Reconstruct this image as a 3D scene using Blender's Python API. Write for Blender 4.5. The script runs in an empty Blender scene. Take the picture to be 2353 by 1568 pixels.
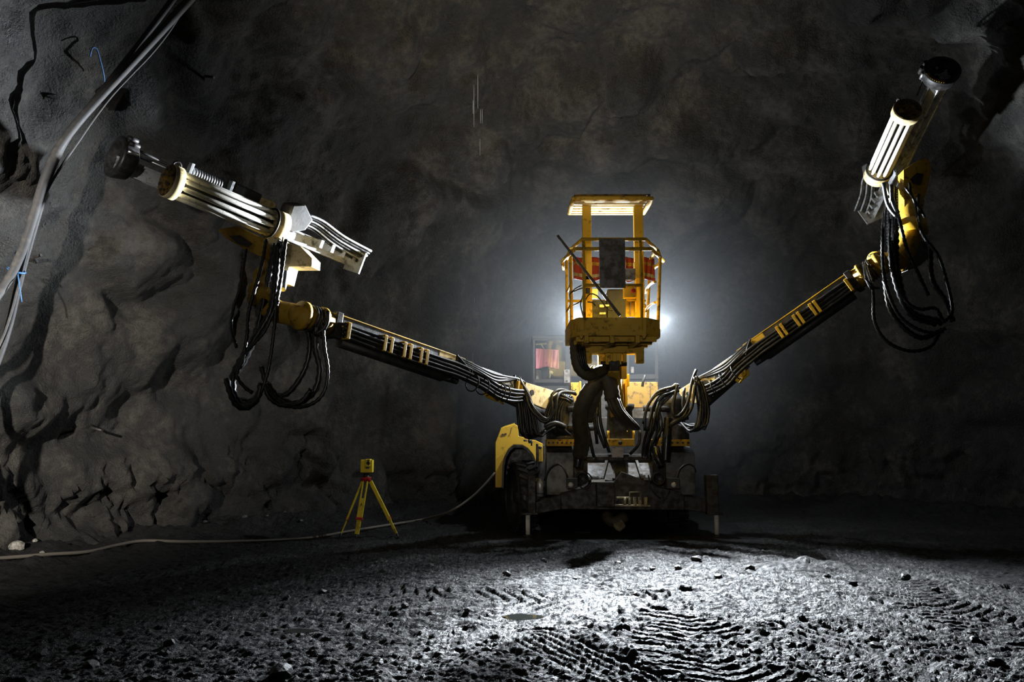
import bpy, bmesh, math, random
import numpy as np
from mathutils import Vector, Matrix
from mathutils.bvhtree import BVHTree

random.seed(7)
SC = bpy.context.scene
COL = SC.collection
V = Vector

# ------------------------------------------------------------------ camera
IMG_W, IMG_H, FPX, HORIZON, EYE = 2353.0, 1568.0, 1830.0, 1000.0, 1.7
PITCH = math.atan((HORIZON - IMG_H / 2) / FPX)
cam_data = bpy.data.cameras.new('camera')
cam_data.sensor_width = 36.0
cam_data.lens = 36.0 * FPX / IMG_W
cam_data.clip_end = 200
cam = bpy.data.objects.new('camera', cam_data)
COL.objects.link(cam)
cam.location = (0, 0, EYE)
cam.rotation_euler = (math.pi / 2 + PITCH, 0, 0)
SC.camera = cam


def ray(px, py):
    dx = (px - IMG_W / 2) / FPX
    dy = (IMG_H / 2 - py) / FPX
    c, s = math.cos(PITCH), math.sin(PITCH)
    return V((dx, c - dy * s, s + dy * c))


def P(px, py, Y):
    d = ray(px, py)
    return V((0, 0, EYE)) + d * (Y / d.y)


def G(px, py, z=0.0):
    d = ray(px, py)
    return V((0, 0, EYE)) + d * ((z - EYE) / d.z)


def M(pts):
    return [P(*p) for p in pts]


# ------------------------------------------------------------------ world, exposure, lamps
world = bpy.data.worlds.new('tunnel_dark')
SC.world = world
world.use_nodes = True
world.node_tree.nodes['Background'].inputs[0].default_value = (0.5, 0.6, 0.75, 1)
world.node_tree.nodes['Background'].inputs[1].default_value = 0.0006
SC.view_settings.view_transform = 'Standard'
SC.view_settings.look = 'None'
SC.view_settings.gamma = 1.0
SC.view_settings.exposure = 0.0
SC.cycles.max_bounces = 5
SC.cycles.diffuse_bounces = 3
SC.cycles.glossy_bounces = 3
SC.cycles.transmission_bounces = 4
SC.cycles.transparent_max_bounces = 8
SC.cycles.volume_bounces = 0
SC.cycles.use_denoising = True
SC.cycles.caustics_reflective = False
SC.cycles.caustics_refractive = False

LAMP_COL = (0.86, 0.93, 1.0)
LAMP_AT = [P(1326, 742, 14.55), P(1509, 748, 14.55)]   # the two floodlights on the cab roof


def lamp(name, kind, loc, energy, color, radius=0.1, aim=None, cone=None, blend=1.0):
    l = bpy.data.lights.new(name, kind)
    l.energy = energy
    l.color = color
    l.shadow_soft_size = radius
    o = bpy.data.objects.new(name, l)
    COL.objects.link(o)
    o.location = loc
    if aim is not None:
        l.spot_size = math.radians(cone)
        l.spot_blend = blend
        o.rotation_euler = (V(aim) - V(loc)).to_track_quat('-Z', 'Y').to_euler()
    return o


QL, QR = (q + V((0, -0.16, 0.02)) for q in LAMP_AT)
# the cab's floodlights: a weak all-round glow, wide beams on the ground ahead, a beam on each feed
for q in (QL, QR):
    lamp('floodlight_glow', 'POINT', q, 300, LAMP_COL, 0.06)
lamp('floodlight_ahead', 'SPOT', QL, 4800, LAMP_COL, 0.06, (0.7, 3.6, 0.0), 64, 1.0)
lamp('floodlight_ahead', 'SPOT', QR, 11000, LAMP_COL, 0.06, (3.4, 4.6, 0.0), 84, 1.0)
lamp('floodlight_feed', 'SPOT', QL, 13000, LAMP_COL, 0.06, P(600, 570, 10.4), 46, 0.9)
lamp('floodlight_feed', 'SPOT', QR, 5200, LAMP_COL, 0.06, P(2015, 520, 12.6), 50, 0.9)
lamp('floodlight_basket', 'SPOT', QL, 950, LAMP_COL, 0.06, P(1420, 560, 11.9), 46, 0.7)
lamp('floodlight_basket', 'SPOT', QR, 950, LAMP_COL, 0.06, P(1400, 560, 11.9), 46, 0.7)
# rear floodlights of the machine, shining back on the end of the heading
lamp('floodlight_rear_glow', 'POINT', P(1352, 742, 16.9), 75, LAMP_COL, 0.1)
lamp('floodlight_rear_glow', 'POINT', P(1476, 742, 16.9), 75, LAMP_COL, 0.1)
# fill spots added out of view behind the camera: left wall, roof, basket
lamp('fill_spot', 'SPOT', (-4.6, -1.5, 3.4), 15500, (1.0, 0.95, 0.86), 0.12, (-8.6, 11, 2.9), 46, 1.0)
lamp('fill_spot', 'SPOT', (0.3, -2.5, 2.4), 9000, (1.0, 0.86, 0.64), 0.2, (0.4, 13.0, 10.2), 36, 1.0)
lamp('fill_spot', 'SPOT', (-1.0, -3.0, 2.6), 900, (1.0, 0.93, 0.80), 0.2, (0.7, 12, 3.0), 40, 1.0)

# ------------------------------------------------------------------ materials


def new_mat(name):
    m = bpy.data.materials.new(name)
    m.use_nodes = True
    nt = m.node_tree
    return m, nt, nt.nodes['Principled BSDF']


def N(nt, kind, **kw):
    n = nt.nodes.new(kind)
    for k, v in kw.items():
        if k.startswith('i_'):
            key = k[2:]
            n.inputs[int(key) if key.isdigit() else key.replace('_', ' ')].default_value = v
        else:
            setattr(n, k, v)
    return n


def ramp(nt, fac, stops):
    r = N(nt, 'ShaderNodeValToRGB')
    el = r.color_ramp.elements
    while len(el) < len(stops):
        el.new(0.5)
    for e, (p, c) in zip(el, stops):
        e.position = p
        e.color = (*c, 1) if len(c) == 3 else c
    nt.links.new(fac, r.inputs[0])
    return r.outputs[0]


def coat(name, base, rough=0.5, metal=0.0, dirt=(0.03, 0.025, 0.02), amount=0.35, scale=9.0, bump=0.0, spec=0.5):
    """painted or bare surface with patches of dirt"""
    m, nt, b = new_mat(name)
    tc = N(nt, 'ShaderNodeNewGeometry')
    n = N(nt, 'ShaderNodeTexNoise', i_Scale=scale, i_Detail=6.0, i_Roughness=0.65)
    nt.links.new(tc.outputs['Position'], n.inputs['Vector'])
    lo = max(0.0, 0.62 - amount * 0.5)
    c = ramp(nt, n.outputs['Fac'], [(0.0, base), (lo, base), (min(1, lo + 0.16), dirt)])
    nt.links.new(c, b.inputs['Base Color'])
    r = ramp(nt, n.outputs['Fac'], [(0.3, (rough,) * 3), (0.75, (min(1, rough + 0.3),) * 3)])
    nt.links.new(r, b.inputs['Roughness'])
    b.inputs['Metallic'].default_value = metal
    b.inputs['Specular IOR Level'].default_value = spec
    if bump:
        n2 = N(nt, 'ShaderNodeTexNoise', i_Scale=scale * 6, i_Detail=4.0)
        nt.links.new(tc.outputs['Position'], n2.inputs['Vector'])
        bp = N(nt, 'ShaderNodeBump', i_Strength=bump, i_Distance=0.01)
        nt.links.new(n2.outputs['Fac'], bp.inputs['Height'])
        nt.links.new(bp.outputs[0], b.inputs['Normal'])
    return m


YEL = coat('yellow_paint', (0.72, 0.43, 0.015), 0.42, amount=0.10, dirt=(0.10, 0.06, 0.012))
YELD = coat('muddy_yellow_paint', (0.50, 0.30, 0.02), 0.55, amount=0.18, scale=11, dirt=(0.09, 0.055, 0.02), bump=0.2)
DISC = coat('rusty_yellow_steel', (0.24, 0.13, 0.008), 0.6, amount=0.4, scale=14, dirt=(0.03, 0.02, 0.01), bump=0.3)
CREAM = coat('glare_paled_yellow', (0.80, 0.66, 0.36), 0.45, amount=0.2, dirt=(0.25, 0.17, 0.06))  # yellow paint paled to cream, strong lamp glare put into the colour
BLACK = coat('black_rubber', (0.012, 0.012, 0.013), 0.36, amount=0.3, dirt=(0.03, 0.028, 0.025), scale=12)
HOSE = coat('black_hydraulic_hose', (0.009, 0.009, 0.010), 0.30, amount=0.25, dirt=(0.05, 0.045, 0.035), scale=16)
WRAP = coat('spiral_hose_wrap', (0.008, 0.008, 0.0085), 0.2, amount=0.1, dirt=(0.05, 0.045, 0.035), scale=16)
MUDHOSE = coat('mud_caked_hose', (0.035, 0.030, 0.02), 0.5, amount=0.5, dirt=(0.07, 0.055, 0.03), scale=10, bump=0.4)
STEEL = coat('dark_steel', (0.06, 0.06, 0.062), 0.45, metal=0.5, amount=0.4, bump=0.15)
GREY = coat('grey_painted_steel', (0.13, 0.13, 0.135), 0.38, metal=0.2, amount=0.35, scale=4, dirt=(0.05, 0.048, 0.045), bump=0.15)
PLATE = coat('scratched_grey_plate', (0.16, 0.155, 0.15), 0.5, amount=0.4, scale=10, dirt=(0.07, 0.06, 0.05), bump=0.2)
CHROME = coat('bright_steel', (0.62, 0.64, 0.66), 0.25, metal=1.0, amount=0.1)
ROD = coat('pale_drill_steel', (0.85, 0.82, 0.74), 0.4, metal=0.0, amount=0.12, scale=20, dirt=(0.2, 0.17, 0.12))
ALU = coat('aluminium_profile', (0.6, 0.62, 0.65), 0.35, metal=0.6, amount=0.25, dirt=(0.15, 0.15, 0.15))
WHITE = coat('white_paint', (0.75, 0.77, 0.8), 0.5, amount=0.2, dirt=(0.3, 0.3, 0.3))
PINKPL = coat('pale_sign_plate', (0.62, 0.53, 0.48), 0.5, amount=0.25, dirt=(0.3, 0.24, 0.2))
RED = coat('red_cloth', (0.13, 0.008, 0.012), 0.8, amount=0.3, dirt=(0.12, 0.01, 0.012), bump=0.2)
PINK = coat('pink_red_cloth', (0.85, 0.27, 0.30), 0.6, amount=0.12, dirt=(0.5, 0.06, 0.08))
REDP = coat('red_plastic', (0.5, 0.02, 0.03), 0.45, amount=0.2, dirt=(0.1, 0.01, 0.01))
TSY = coat('survey_yellow', (0.85, 0.66, 0.03), 0.45, amount=0.15, dirt=(0.3, 0.2, 0.02))
BLUE = coat('blue_tie', (0.035, 0.12, 0.28), 0.5, amount=0.05)
LAMPBODY = coat('lamp_housing', (0.03, 0.03, 0.032), 0.5, amount=0.2)
TAN = coat('tan_pipe', (0.40, 0.34, 0.2), 0.6, amount=0.35, dirt=(0.15, 0.12, 0.07))
CABLE = coat('grey_cable_sheath', (0.045, 0.045, 0.048), 0.6, amount=0.3, dirt=(0.08, 0.075, 0.07))
TRAIL = coat('tan_trailing_cable', (0.12, 0.108, 0.09), 0.55, amount=0.35, dirt=(0.12, 0.1, 0.08))
STONE = coat('pale_stone', (0.30, 0.285, 0.25), 0.7, amount=0.4, scale=15, dirt=(0.1, 0.095, 0.085), bump=0.5)
DSTONE = coat('dark_wet_stone', (0.05, 0.05, 0.05), 0.35, amount=0.4, scale=15, dirt=(0.02, 0.02, 0.02), bump=0.5)


def emit_mat(name, color, strength):
    m, nt, b = new_mat(name)
    b.inputs['Base Color'].default_value = (*color, 1)
    b.inputs['Emission Color'].default_value = (*color, 1)
    b.inputs['Emission Strength'].default_value = strength
    return m


LENS = emit_mat('lit_lamp_lens', LAMP_COL, 60.0)
DEADLENS = coat('unlit_lamp_lens', (0.7, 0.68, 0.66), 0.2, amount=0.05)


def glass_mat():
    m, nt, b = new_mat('cab_glass')
    nt.nodes.remove(b)
    t = N(nt, 'ShaderNodeBsdfTransparent')
    t.inputs[0].default_value = (0.85, 0.88, 0.9, 1)
    g = N(nt, 'ShaderNodeBsdfGlossy', i_Roughness=0.06)
    mx = N(nt, 'ShaderNodeMixShader')
    mx.inputs[0].default_value = 0.02
    nt.links.new(t.outputs[0], mx.inputs[1])
    nt.links.new(g.outputs[0], mx.inputs[2])
    nt.links.new(mx.outputs[0], nt.nodes['Material Output'].inputs[0])
    return m


GLASS = glass_mat()


def water_mat():
    m, nt, b = new_mat('water')
    b.inputs['Base Color'].default_value = (0.04, 0.045, 0.04, 1)
    b.inputs['Roughness'].default_value = 0.03
    b.inputs['Specular IOR Level'].default_value = 0.6
    return m


WATER = water_mat()
DROP = coat('falling_water', (0.35, 0.40, 0.45), 0.1, amount=0.0)


def rock_mat(name, a, b_, c, wet=0.55, grain=1.0):
    m, nt, b = new_mat(name)
    g = N(nt, 'ShaderNodeNewGeometry')
    pos = g.outputs['Position']
    n1 = N(nt, 'ShaderNodeTexNoise', i_Scale=0.9, i_Detail=8.0, i_Roughness=0.6)
    n2 = N(nt, 'ShaderNodeTexNoise', i_Scale=7.0, i_Detail=6.0, i_Roughness=0.7)
    nt.links.new(pos, n1.inputs['Vector'])
    nt.links.new(pos, n2.inputs['Vector'])
    add = N(nt, 'ShaderNodeMath', operation='ADD')
    nt.links.new(n1.outputs['Fac'], add.inputs[0])
    mul = N(nt, 'ShaderNodeMath', operation='MULTIPLY', i_1=0.6)
    nt.links.new(n2.outputs['Fac'], mul.inputs[0])
    nt.links.new(mul.outputs[0], add.inputs[1])
    col = ramp(nt, add.outputs[0], [(0.55, a), (0.8, b_), (1.0, c)])
    nt.links.new(col, b.inputs['Base Color'])
    r = ramp(nt, n1.outputs['Fac'], [(0.35, (wet,) * 3), (0.6, (0.85,) * 3)])
    nt.links.new(r, b.inputs['Roughness'])
    b.inputs['Specular IOR Level'].default_value = 0.35
    f1 = N(nt, 'ShaderNodeTexNoise', i_Scale=16.0, i_Detail=5.0, i_Roughness=0.6)
    f2 = N(nt, 'ShaderNodeTexNoise', i_Scale=34.0, i_Detail=4.0, i_Roughness=0.7)
    f3 = N(nt, 'ShaderNodeTexVoronoi', i_Scale=22.0)
    for f in (f1, f2, f3):
        nt.links.new(pos, f.inputs['Vector'])
    b1 = N(nt, 'ShaderNodeBump', i_Strength=0.9 * grain, i_Distance=0.05)
    b2 = N(nt, 'ShaderNodeBump', i_Strength=1.0 * grain, i_Distance=0.05)
    b3 = N(nt, 'ShaderNodeBump', i_Strength=0.35 * grain, i_Distance=0.02)
    nt.links.new(f1.outputs['Fac'], b1.inputs['Height'])
    nt.links.new(f2.outputs['Fac'], b2.inputs['Height'])
    nt.links.new(f3.outputs['Distance'], b3.inputs['Height'])
    nt.links.new(b1.outputs[0], b2.inputs['Normal'])
    nt.links.new(b2.outputs[0], b3.inputs['Normal'])
    nt.links.new(b3.outputs[0], b.inputs['Normal'])
    return m


ROCK = rock_mat('sprayed_concrete_rock', (0.012, 0.0115, 0.0105), (0.026, 0.0245, 0.022), (0.07, 0.063, 0.054))
ROCKB = ROCKC = ROCK


def mud_mat():
    m, nt, b = new_mat('wet_mud')
    g = N(nt, 'ShaderNodeNewGeometry')
    pos = g.outputs['Position']
    at = N(nt, 'ShaderNodeAttribute', attribute_name='wet')
    n1 = N(nt, 'ShaderNodeTexNoise', i_Scale=2.2, i_Detail=8.0, i_Roughness=0.65)
    n2 = N(nt, 'ShaderNodeTexNoise', i_Scale=38.0, i_Detail=6.0, i_Roughness=0.65)
    n3 = N(nt, 'ShaderNodeTexNoise', i_Scale=110.0, i_Detail=3.0)
    for n in (n1, n2, n3):
        nt.links.new(pos, n.inputs['Vector'])
    col = ramp(nt, n1.outputs['Fac'], [(0.3, (0.009, 0.009, 0.0095)), (0.7, (0.026, 0.025, 0.0245))])
    nt.links.new(col, b.inputs['Base Color'])
    wr = N(nt, 'ShaderNodeMapRange', i_1=0.0, i_2=1.0, i_3=0.42, i_4=0.24)
    nt.links.new(at.outputs['Fac'], wr.inputs[0])
    # drier and wetter clods side by side
    n4 = N(nt, 'ShaderNodeTexNoise', i_Scale=11.0, i_Detail=5.0, i_Roughness=0.7)
    st = N(nt, 'ShaderNodeVectorMath', operation='MULTIPLY')
    st.inputs[1].default_value = (0.7, 1.5, 1.0)
    nt.links.new(pos, st.inputs[0])
    nt.links.new(st.outputs[0], n4.inputs['Vector'])
    dry = N(nt, 'ShaderNodeMapRange', i_1=0.42, i_2=0.62, i_3=0.0, i_4=0.4)
    nt.links.new(n4.outputs['Fac'], dry.inputs[0])
    ra = N(nt, 'ShaderNodeMath', operation='ADD', use_clamp=True)
    nt.links.new(wr.outputs[0], ra.inputs[0])
    nt.links.new(dry.outputs[0], ra.inputs[1])
    nt.links.new(ra.outputs[0], b.inputs['Roughness'])
    sp = N(nt, 'ShaderNodeMapRange', i_1=0.42, i_2=0.62, i_3=0.65, i_4=0.12)
    nt.links.new(n4.outputs['Fac'], sp.inputs[0])
    nt.links.new(sp.outputs[0], b.inputs['Specular IOR Level'])
    b1 = N(nt, 'ShaderNodeBump', i_Strength=1.0, i_Distance=0.06)
    b2 = N(nt, 'ShaderNodeBump', i_Strength=1.0, i_Distance=0.02)
    nt.links.new(n2.outputs['Fac'], b1.inputs['Height'])
    nt.links.new(n3.outputs['Fac'], b2.inputs['Height'])
    nt.links.new(b1.outputs[0], b2.inputs['Normal'])
    nt.links.new(b2.outputs[0], b.inputs['Normal'])
    return m


MUD = mud_mat()

# ------------------------------------------------------------------ mesh helpers
WL = {}


def tag(o, label=None, cat=None, group=None, kind=None):
    if label:
        o['label'] = label
    if cat:
        o['category'] = cat
    if group:
        o['group'] = group
    if kind:
        o['kind'] = kind
    return o


def empty(name, loc, parent=None):
    o = bpy.data.objects.new(name, None)
    COL.objects.link(o)
    loc = V(loc)
    if parent:
        o.parent = parent
        o.location = loc - WL[parent]
    else:
        o.location = loc
    o.empty_display_size = 0.2
    WL[o] = loc
    return o


def frame_of(a, up=V((0, 0, 1))):
    a = a.normalized()
    s = a.cross(up)
    if s.length < 1e-4:
        s = a.cross(V((1, 0, 0)))
    s.normalize()
    return a, s, s.cross(a).normalized()


class MB:
    def __init__(self):
        self.v, self.f, self.s, self.m = [], [], [], []
        self.cur = 0

    def face(self, idx, smooth=False):
        self.f.append(idx)
        self.s.append(smooth)
        self.m.append(self.cur)

    def box(self, c, size, ax=None):
        c = V(c)
        X, Y, Z = ax or (V((1, 0, 0)), V((0, 1, 0)), V((0, 0, 1)))
        b = len(self.v)
        for dz in (-.5, .5):
            for dy in (-.5, .5):
                for dx in (-.5, .5):
                    self.v.append(c + X * (dx * size[0]) + Y * (dy * size[1]) + Z * (dz * size[2]))
        for q in ((0, 2, 3, 1), (4, 5, 7, 6), (0, 1, 5, 4), (2, 6, 7, 3), (0, 4, 6, 2), (1, 3, 7, 5)):
            self.face([b + i for i in q])
        return self

    def bb(self, lo, hi):
        lo, hi = V(lo), V(hi)
        return self.box((lo + hi) / 2, hi - lo)

    def beam(self, a, b, w, h, up=V((0, 0, 1))):
        a, b = V(a), V(b)
        d, s, u = frame_of(b - a, up)
        return self.box((a + b) / 2, ((b - a).length, w, h), (d, s, u))

    def prism(self, pts, ext):
        pts = [V(p) for p in pts]
        ext = V(ext)
        b, n = len(self.v), len(pts)
        self.v += pts + [p + ext for p in pts]
        self.face([b + i for i in range(n)])
        self.face([b + n + i for i in reversed(range(n))])
        for i in range(n):
            j = (i + 1) % n
            self.face([b + i, b + n + i, b + n + j, b + j])
        return self

    def tube(self, pts, r, n=8, cap=True, smooth=True):
        pts = [V(p) for p in pts]
        k = len(pts)
        rs = r if isinstance(r, (list, tuple)) else [r] * k
        b = len(self.v)
        t0 = (pts[1] - pts[0]).normalized()
        _, s, u = frame_of(t0)
        for i in range(k):
            t = (pts[min(i + 1, k - 1)] - pts[max(i - 1, 0)])
            if t.length < 1e-9:
                t = t0
            t.normalize()
            s = s - t * s.dot(t)
            if s.length < 1e-6:
                _, s, u = frame_of(t)
            s.normalize()
            u = t.cross(s)
            for j in range(n):
                a = 2 * math.pi * j / n
                self.v.append(pts[i] + (s * math.cos(a) + u * math.sin(a)) * rs[i])
        for i in range(k - 1):
            for j in range(n):
                j2 = (j + 1) % n
                self.face([b + i * n + j, b + i * n + j2, b + (i + 1) * n + j2, b + (i + 1) * n + j], smooth)
        if cap:
            self.face([b + j for j in reversed(range(n))])
            self.face([b + (k - 1) * n + j for j in range(n)])
        return self

    def cyl(self, a, b, r, n=20, r2=None):
        return self.tube([a, b], [r, r if r2 is None else r2], n)

    def lathe(self, o, axis, prof, n=28, smooth=True):
        """prof: list of (distance along axis, radius); closes to the axis when radius is 0"""
        o = V(o)
        d, s, u = frame_of(V(axis))
        b, k = len(self.v), len(prof)
        for t, r in prof:
            for j in range(n):
                a = 2 * math.pi * j / n
                self.v.append(o + d * t + (s * math.cos(a) + u * math.sin(a)) * max(r, 1e-5))
        for i in range(k - 1):
            for j in range(n):
                j2 = (j + 1) % n
                self.face([b + i * n + j, b + i * n + j2, b + (i + 1) * n + j2, b + (i + 1) * n + j], smooth)
        return self

    def torus(self, c, axis, R, r, n=24, m=8, arc=1.0, start=0.0):
        d, s, u = frame_of(V(axis))
        pts = []
        k = max(3, int(n * arc)) + 1
        for i in range(k):
            a = start + 2 * math.pi * arc * i / (k - 1)
            pts.append(V(c) + (s * math.cos(a) + u * math.sin(a)) * R)
        return self.tube(pts, r, m, cap=arc < 1)

    def build(self, name, mats, parent=None, bevel=0.0, sharp=False):
        return ob(name, self, mats, parent, bevel)


def ob(name, mb, mats, parent=None, bevel=0.0):
    mats = mats if isinstance(mats, (list, tuple)) else [mats]
    lo = V([min(v[i] for v in mb.v) for i in range(3)])
    hi = V([max(v[i] for v in mb.v) for i in range(3)])
    org = V(((lo.x + hi.x) / 2, (lo.y + hi.y) / 2, lo.z))
    me = bpy.data.meshes.new(name)
    me.from_pydata([tuple(v - org) for v in mb.v], [], mb.f)
    me.polygons.foreach_set('use_smooth', mb.s)
    me.polygons.foreach_set('material_index', mb.m)
    for m in mats:
        me.materials.append(m)
    bm = bmesh.new()
    bm.from_mesh(me)
    bmesh.ops.recalc_face_normals(bm, faces=bm.faces)
    bm.to_mesh(me)
    bm.free()
    me.update()
    o = bpy.data.objects.new(name, me)
    COL.objects.link(o)
    if parent:
        o.parent = parent
        o.location = org - WL[parent]
    else:
        o.location = org
    WL[o] = org
    if bevel:
        md = o.modifiers.new('bevel', 'BEVEL')
        md.width = bevel
        md.segments = 2
        md.limit_method = 'ANGLE'
        md.angle_limit = math.radians(50)
        md.harden_normals = False
    return o


def spline(pts, step=0.05):
    """Catmull-Rom through the points, resampled"""
    pts = [V(p) for p in pts]
    q = [pts[0] * 2 - pts[1]] + pts + [pts[-1] * 2 - pts[-2]]
    out = []
    for i in range(1, len(q) - 2):
        p0, p1, p2, p3 = q[i - 1], q[i], q[i + 1], q[i + 2]
        n = max(2, int((p2 - p1).length / step))
        for k in range(n):
            t = k / n
            out.append(0.5 * ((2 * p1) + (p2 - p0) * t + (2 * p0 - 5 * p1 + 4 * p2 - p3) * t * t + (3 * p1 - p0 - 3 * p2 + p3) * t ** 3))
    out.append(pts[-1])
    return out


def hose(pts, r, parent, m=None, name='hose', ribs=0.0, n=8, amp=0.17):
    mb = MB()
    if ribs:
        path = spline(pts, ribs / 2)
        rs = [r * (1 + amp if i % 2 else 1 - amp * 0.8) for i in range(len(path))]
        mb.tube(path, rs, n)
    else:
        mb.tube(spline(pts, 0.06), r, n)
    return mb.build(name, m or HOSE, parent)


# ------------------------------------------------------------------ noise (numpy)
def _hash(ix, iy, iz, seed):
    h = (ix * 374761393 + iy * 668265263 + iz * 2147483647 + seed * 974634777) & 0xFFFFFFFF
    h = ((h ^ (h >> 13)) * 1274126177) & 0xFFFFFFFF
    h = ((h ^ (h >> 16)) * 2246822519) & 0xFFFFFFFF
    return ((h ^ (h >> 15)) & 0xFFFFFF) / float(0xFFFFFF) * 2 - 1


def vnoise(p, seed=0):
    p = np.asarray(p, dtype=np.float64)
    f = np.floor(p)
    i = f.astype(np.int64)
    t = p - f
    t = t * t * t * (t * (t * 6 - 15) + 10)
    out = 0.0
    for dx in (0, 1):
        wx = t[..., 0] if dx else 1 - t[..., 0]
        for dy in (0, 1):
            wy = t[..., 1] if dy else 1 - t[..., 1]
            for dz in (0, 1):
                wz = t[..., 2] if dz else 1 - t[..., 2]
                out = out + wx * wy * wz * _hash(i[..., 0] + dx, i[..., 1] + dy, i[..., 2] + dz, seed)
    return out


ROTM = np.array([[0.36, 0.48, -0.8], [-0.8, 0.6, 0.0], [0.48, 0.64, 0.6]])


def fbm(p, octaves=4, seed=0, gain=0.5):
    out, a, q = 0.0, 1.0, np.asarray(p) @ ROTM.T + 3.7
    for k in range(octaves):
        out = out + a * vnoise(q, seed + k)
        q = q @ ROTM.T * 2.03 + 1.3
        a *= gain
    return out


def sstep(a, b, x):
    t = np.clip((x - a) / (b - a), 0, 1)
    return t * t * (3 - 2 * t)


def grid_mesh(name, co, mats, normals=None, attr=None):
    R, C = co.shape[:2]
    me = bpy.data.meshes.new(name)
    me.vertices.add(R * C)
    me.vertices.foreach_set('co', co.reshape(-1).astype(np.float32))
    idx = np.arange(R * C).reshape(R, C)
    q = np.stack([idx[:-1, :-1], idx[:-1, 1:], idx[1:, 1:], idx[1:, :-1]], -1).reshape(-1)
    nf = (R - 1) * (C - 1)
    me.loops.add(nf * 4)
    me.loops.foreach_set('vertex_index', q.astype(np.int32))
    me.polygons.add(nf)
    me.polygons.foreach_set('loop_start', np.arange(0, nf * 4, 4, dtype=np.int32))
    me.polygons.foreach_set('use_smooth', np.ones(nf, dtype=bool))
    me.update(calc_edges=True)
    if attr is not None:
        a = me.attributes.new('wet', 'FLOAT', 'POINT')
        a.data.foreach_set('value', attr.reshape(-1).astype(np.float32))
    if normals is not None:
        me.normals_split_custom_set_from_vertices([tuple(n) for n in normals.reshape(-1, 3)])
    me.materials.append(mats)
    o = bpy.data.objects.new(name, me)
    COL.objects.link(o)
    return o


# ------------------------------------------------------------------ the cavern: one rough shell, cut into walls and roof
FOOT = [(-7.6, -6), (-7.6, 0), (-7.4, 6), (-7.0, 10), (-5.95, 13), (-4.0, 15.6), (-1.7, 18.4), (0.9, 20.4), (4, 21), (7.5, 20.2), (10, 17.5), (11, 13), (11.3, 8), (11, 0), (11, -6)]
foot = np.array([tuple(p) for p in spline([(x, y, 0) for x, y in FOOT], 0.055)])[:, :2]
HROOF = 9.6
NV = 190
S = foot.shape[0]
spine_y = np.clip(foot[:, 1], -6, 12.0)
spine = np.stack([1.7 + 0.03 * spine_y, spine_y], -1)
vv = np.linspace(0, 1, NV)
phi = vv * math.pi / 2
rad = 1 - np.cos(phi) ** 0.72
zz = HROOF * np.sin(phi) ** 0.92 - 0.25 * (1 - vv)
shell = np.zeros((NV, S, 3))
shell[:, :, :2] = foot[None] + (spine - foot)[None] * rad[:, None, None]
shell[:, :, 2] = zz[:, None]


def grid_normals(co):
    du = np.gradient(co, axis=1)
    dv = np.gradient(co, axis=0)
    n = np.cross(du, dv)
    return n / (np.linalg.norm(n, axis=-1, keepdims=True) + 1e-9)


nrm = grid_normals(shell)
ctr = np.array([1.7, 6.0, 3.5])
if np.mean(np.sum(nrm * (ctr - shell), -1)) < 0:
    nrm = -nrm
p = shell
back = sstep(15.0, 18.0, p[..., 1]) * (1 - sstep(5.5, 7.5, p[..., 2]))
lump = np.sqrt(vnoise(p / np.array([1.2, 1.2, 1.05]) + 0.35 * fbm(p / 1.6, 2, 5)[..., None], 11) ** 2 + 0.012)
lump2 = np.sqrt(vnoise(p / 2.4 + 7.3, 21) ** 2 + 0.01)
d = 0.42 * fbm(p / 3.2, 3, 1) + (0.66 * lump + 0.55 * lump2) * (1 - 0.6 * back) - 0.35
d += 0.10 * fbm(p / 0.45, 3, 31) * (1 - 0.5 * back)
d += back * 0.22 * fbm(p / np.array([0.9, 0.9, 4.0]), 3, 71)
d += 0.03 * fbm(p / 0.16, 2, 41)
edge = 1.5 + 0.5 * vnoise(p / 1.3, 51)
raw = 1 - sstep(edge - 0.35, edge + 0.25, p[..., 2])          # bare broken rock below the sprayed concrete
cell = np.floor(p / 0.42 + 0.30 * fbm(p / 0.5, 2, 61)[..., None]).astype(np.int64)
block = _hash(cell[..., 0], cell[..., 1], cell[..., 2], 9)
d += raw * (0.11 * block + 0.15 * fbm(p / 0.5, 4, 81, 0.6) + 0.16)
shell = p + nrm * d[..., None]
n2 = grid_normals(shell)
if np.mean(np.sum(n2 * nrm, -1)) < 0:
    n2 = -n2
VC = int(NV * 0.66)
arc_y = foot[:, 1]
i1 = int(np.argmin(np.hypot(foot[:, 0] + 3.0, foot[:, 1] - 16.8)))
i2 = int(np.argmin(np.hypot(foot[:, 0] - 9.2, foot[:, 1] - 18.6)))


def cut(name, r0, r1, c0, c1, m):
    o = grid_mesh(name, shell[r0:r1, c0:c1], m, n2[r0:r1, c0:c1])
    tag(o, kind='structure')
    return o


cut('wall_left', 0, VC + 1, 0, i1 + 1, ROCK)
cut('wall_back', 0, VC + 1, i1, i2 + 1, ROCKB)
cut('wall_right', 0, VC + 1, i2, S, ROCKB)
cut('ceiling', VC, NV, 0, S, ROCKC)
_sub = shell[::2, ::2]
_R, _C = _sub.shape[:2]
_id = np.arange(_R * _C).reshape(_R, _C)
_q = np.stack([_id[:-1, :-1], _id[:-1, 1:], _id[1:, 1:], _id[1:, :-1]], -1).reshape(-1, 4)
SHELL = BVHTree.FromPolygons([tuple(v) for v in _sub.reshape(-1, 3)], [tuple(int(i) for i in f) for f in _q])


def wallpt(px, py, off):
    """the point a little off the rock where the sight line through px, py meets it"""
    d = ray(px, py).normalized()
    o = V((0, 0, EYE))
    h = SHELL.ray_cast(o, d)
    return h[0] - d * off if h[0] else o + d * 14


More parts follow.
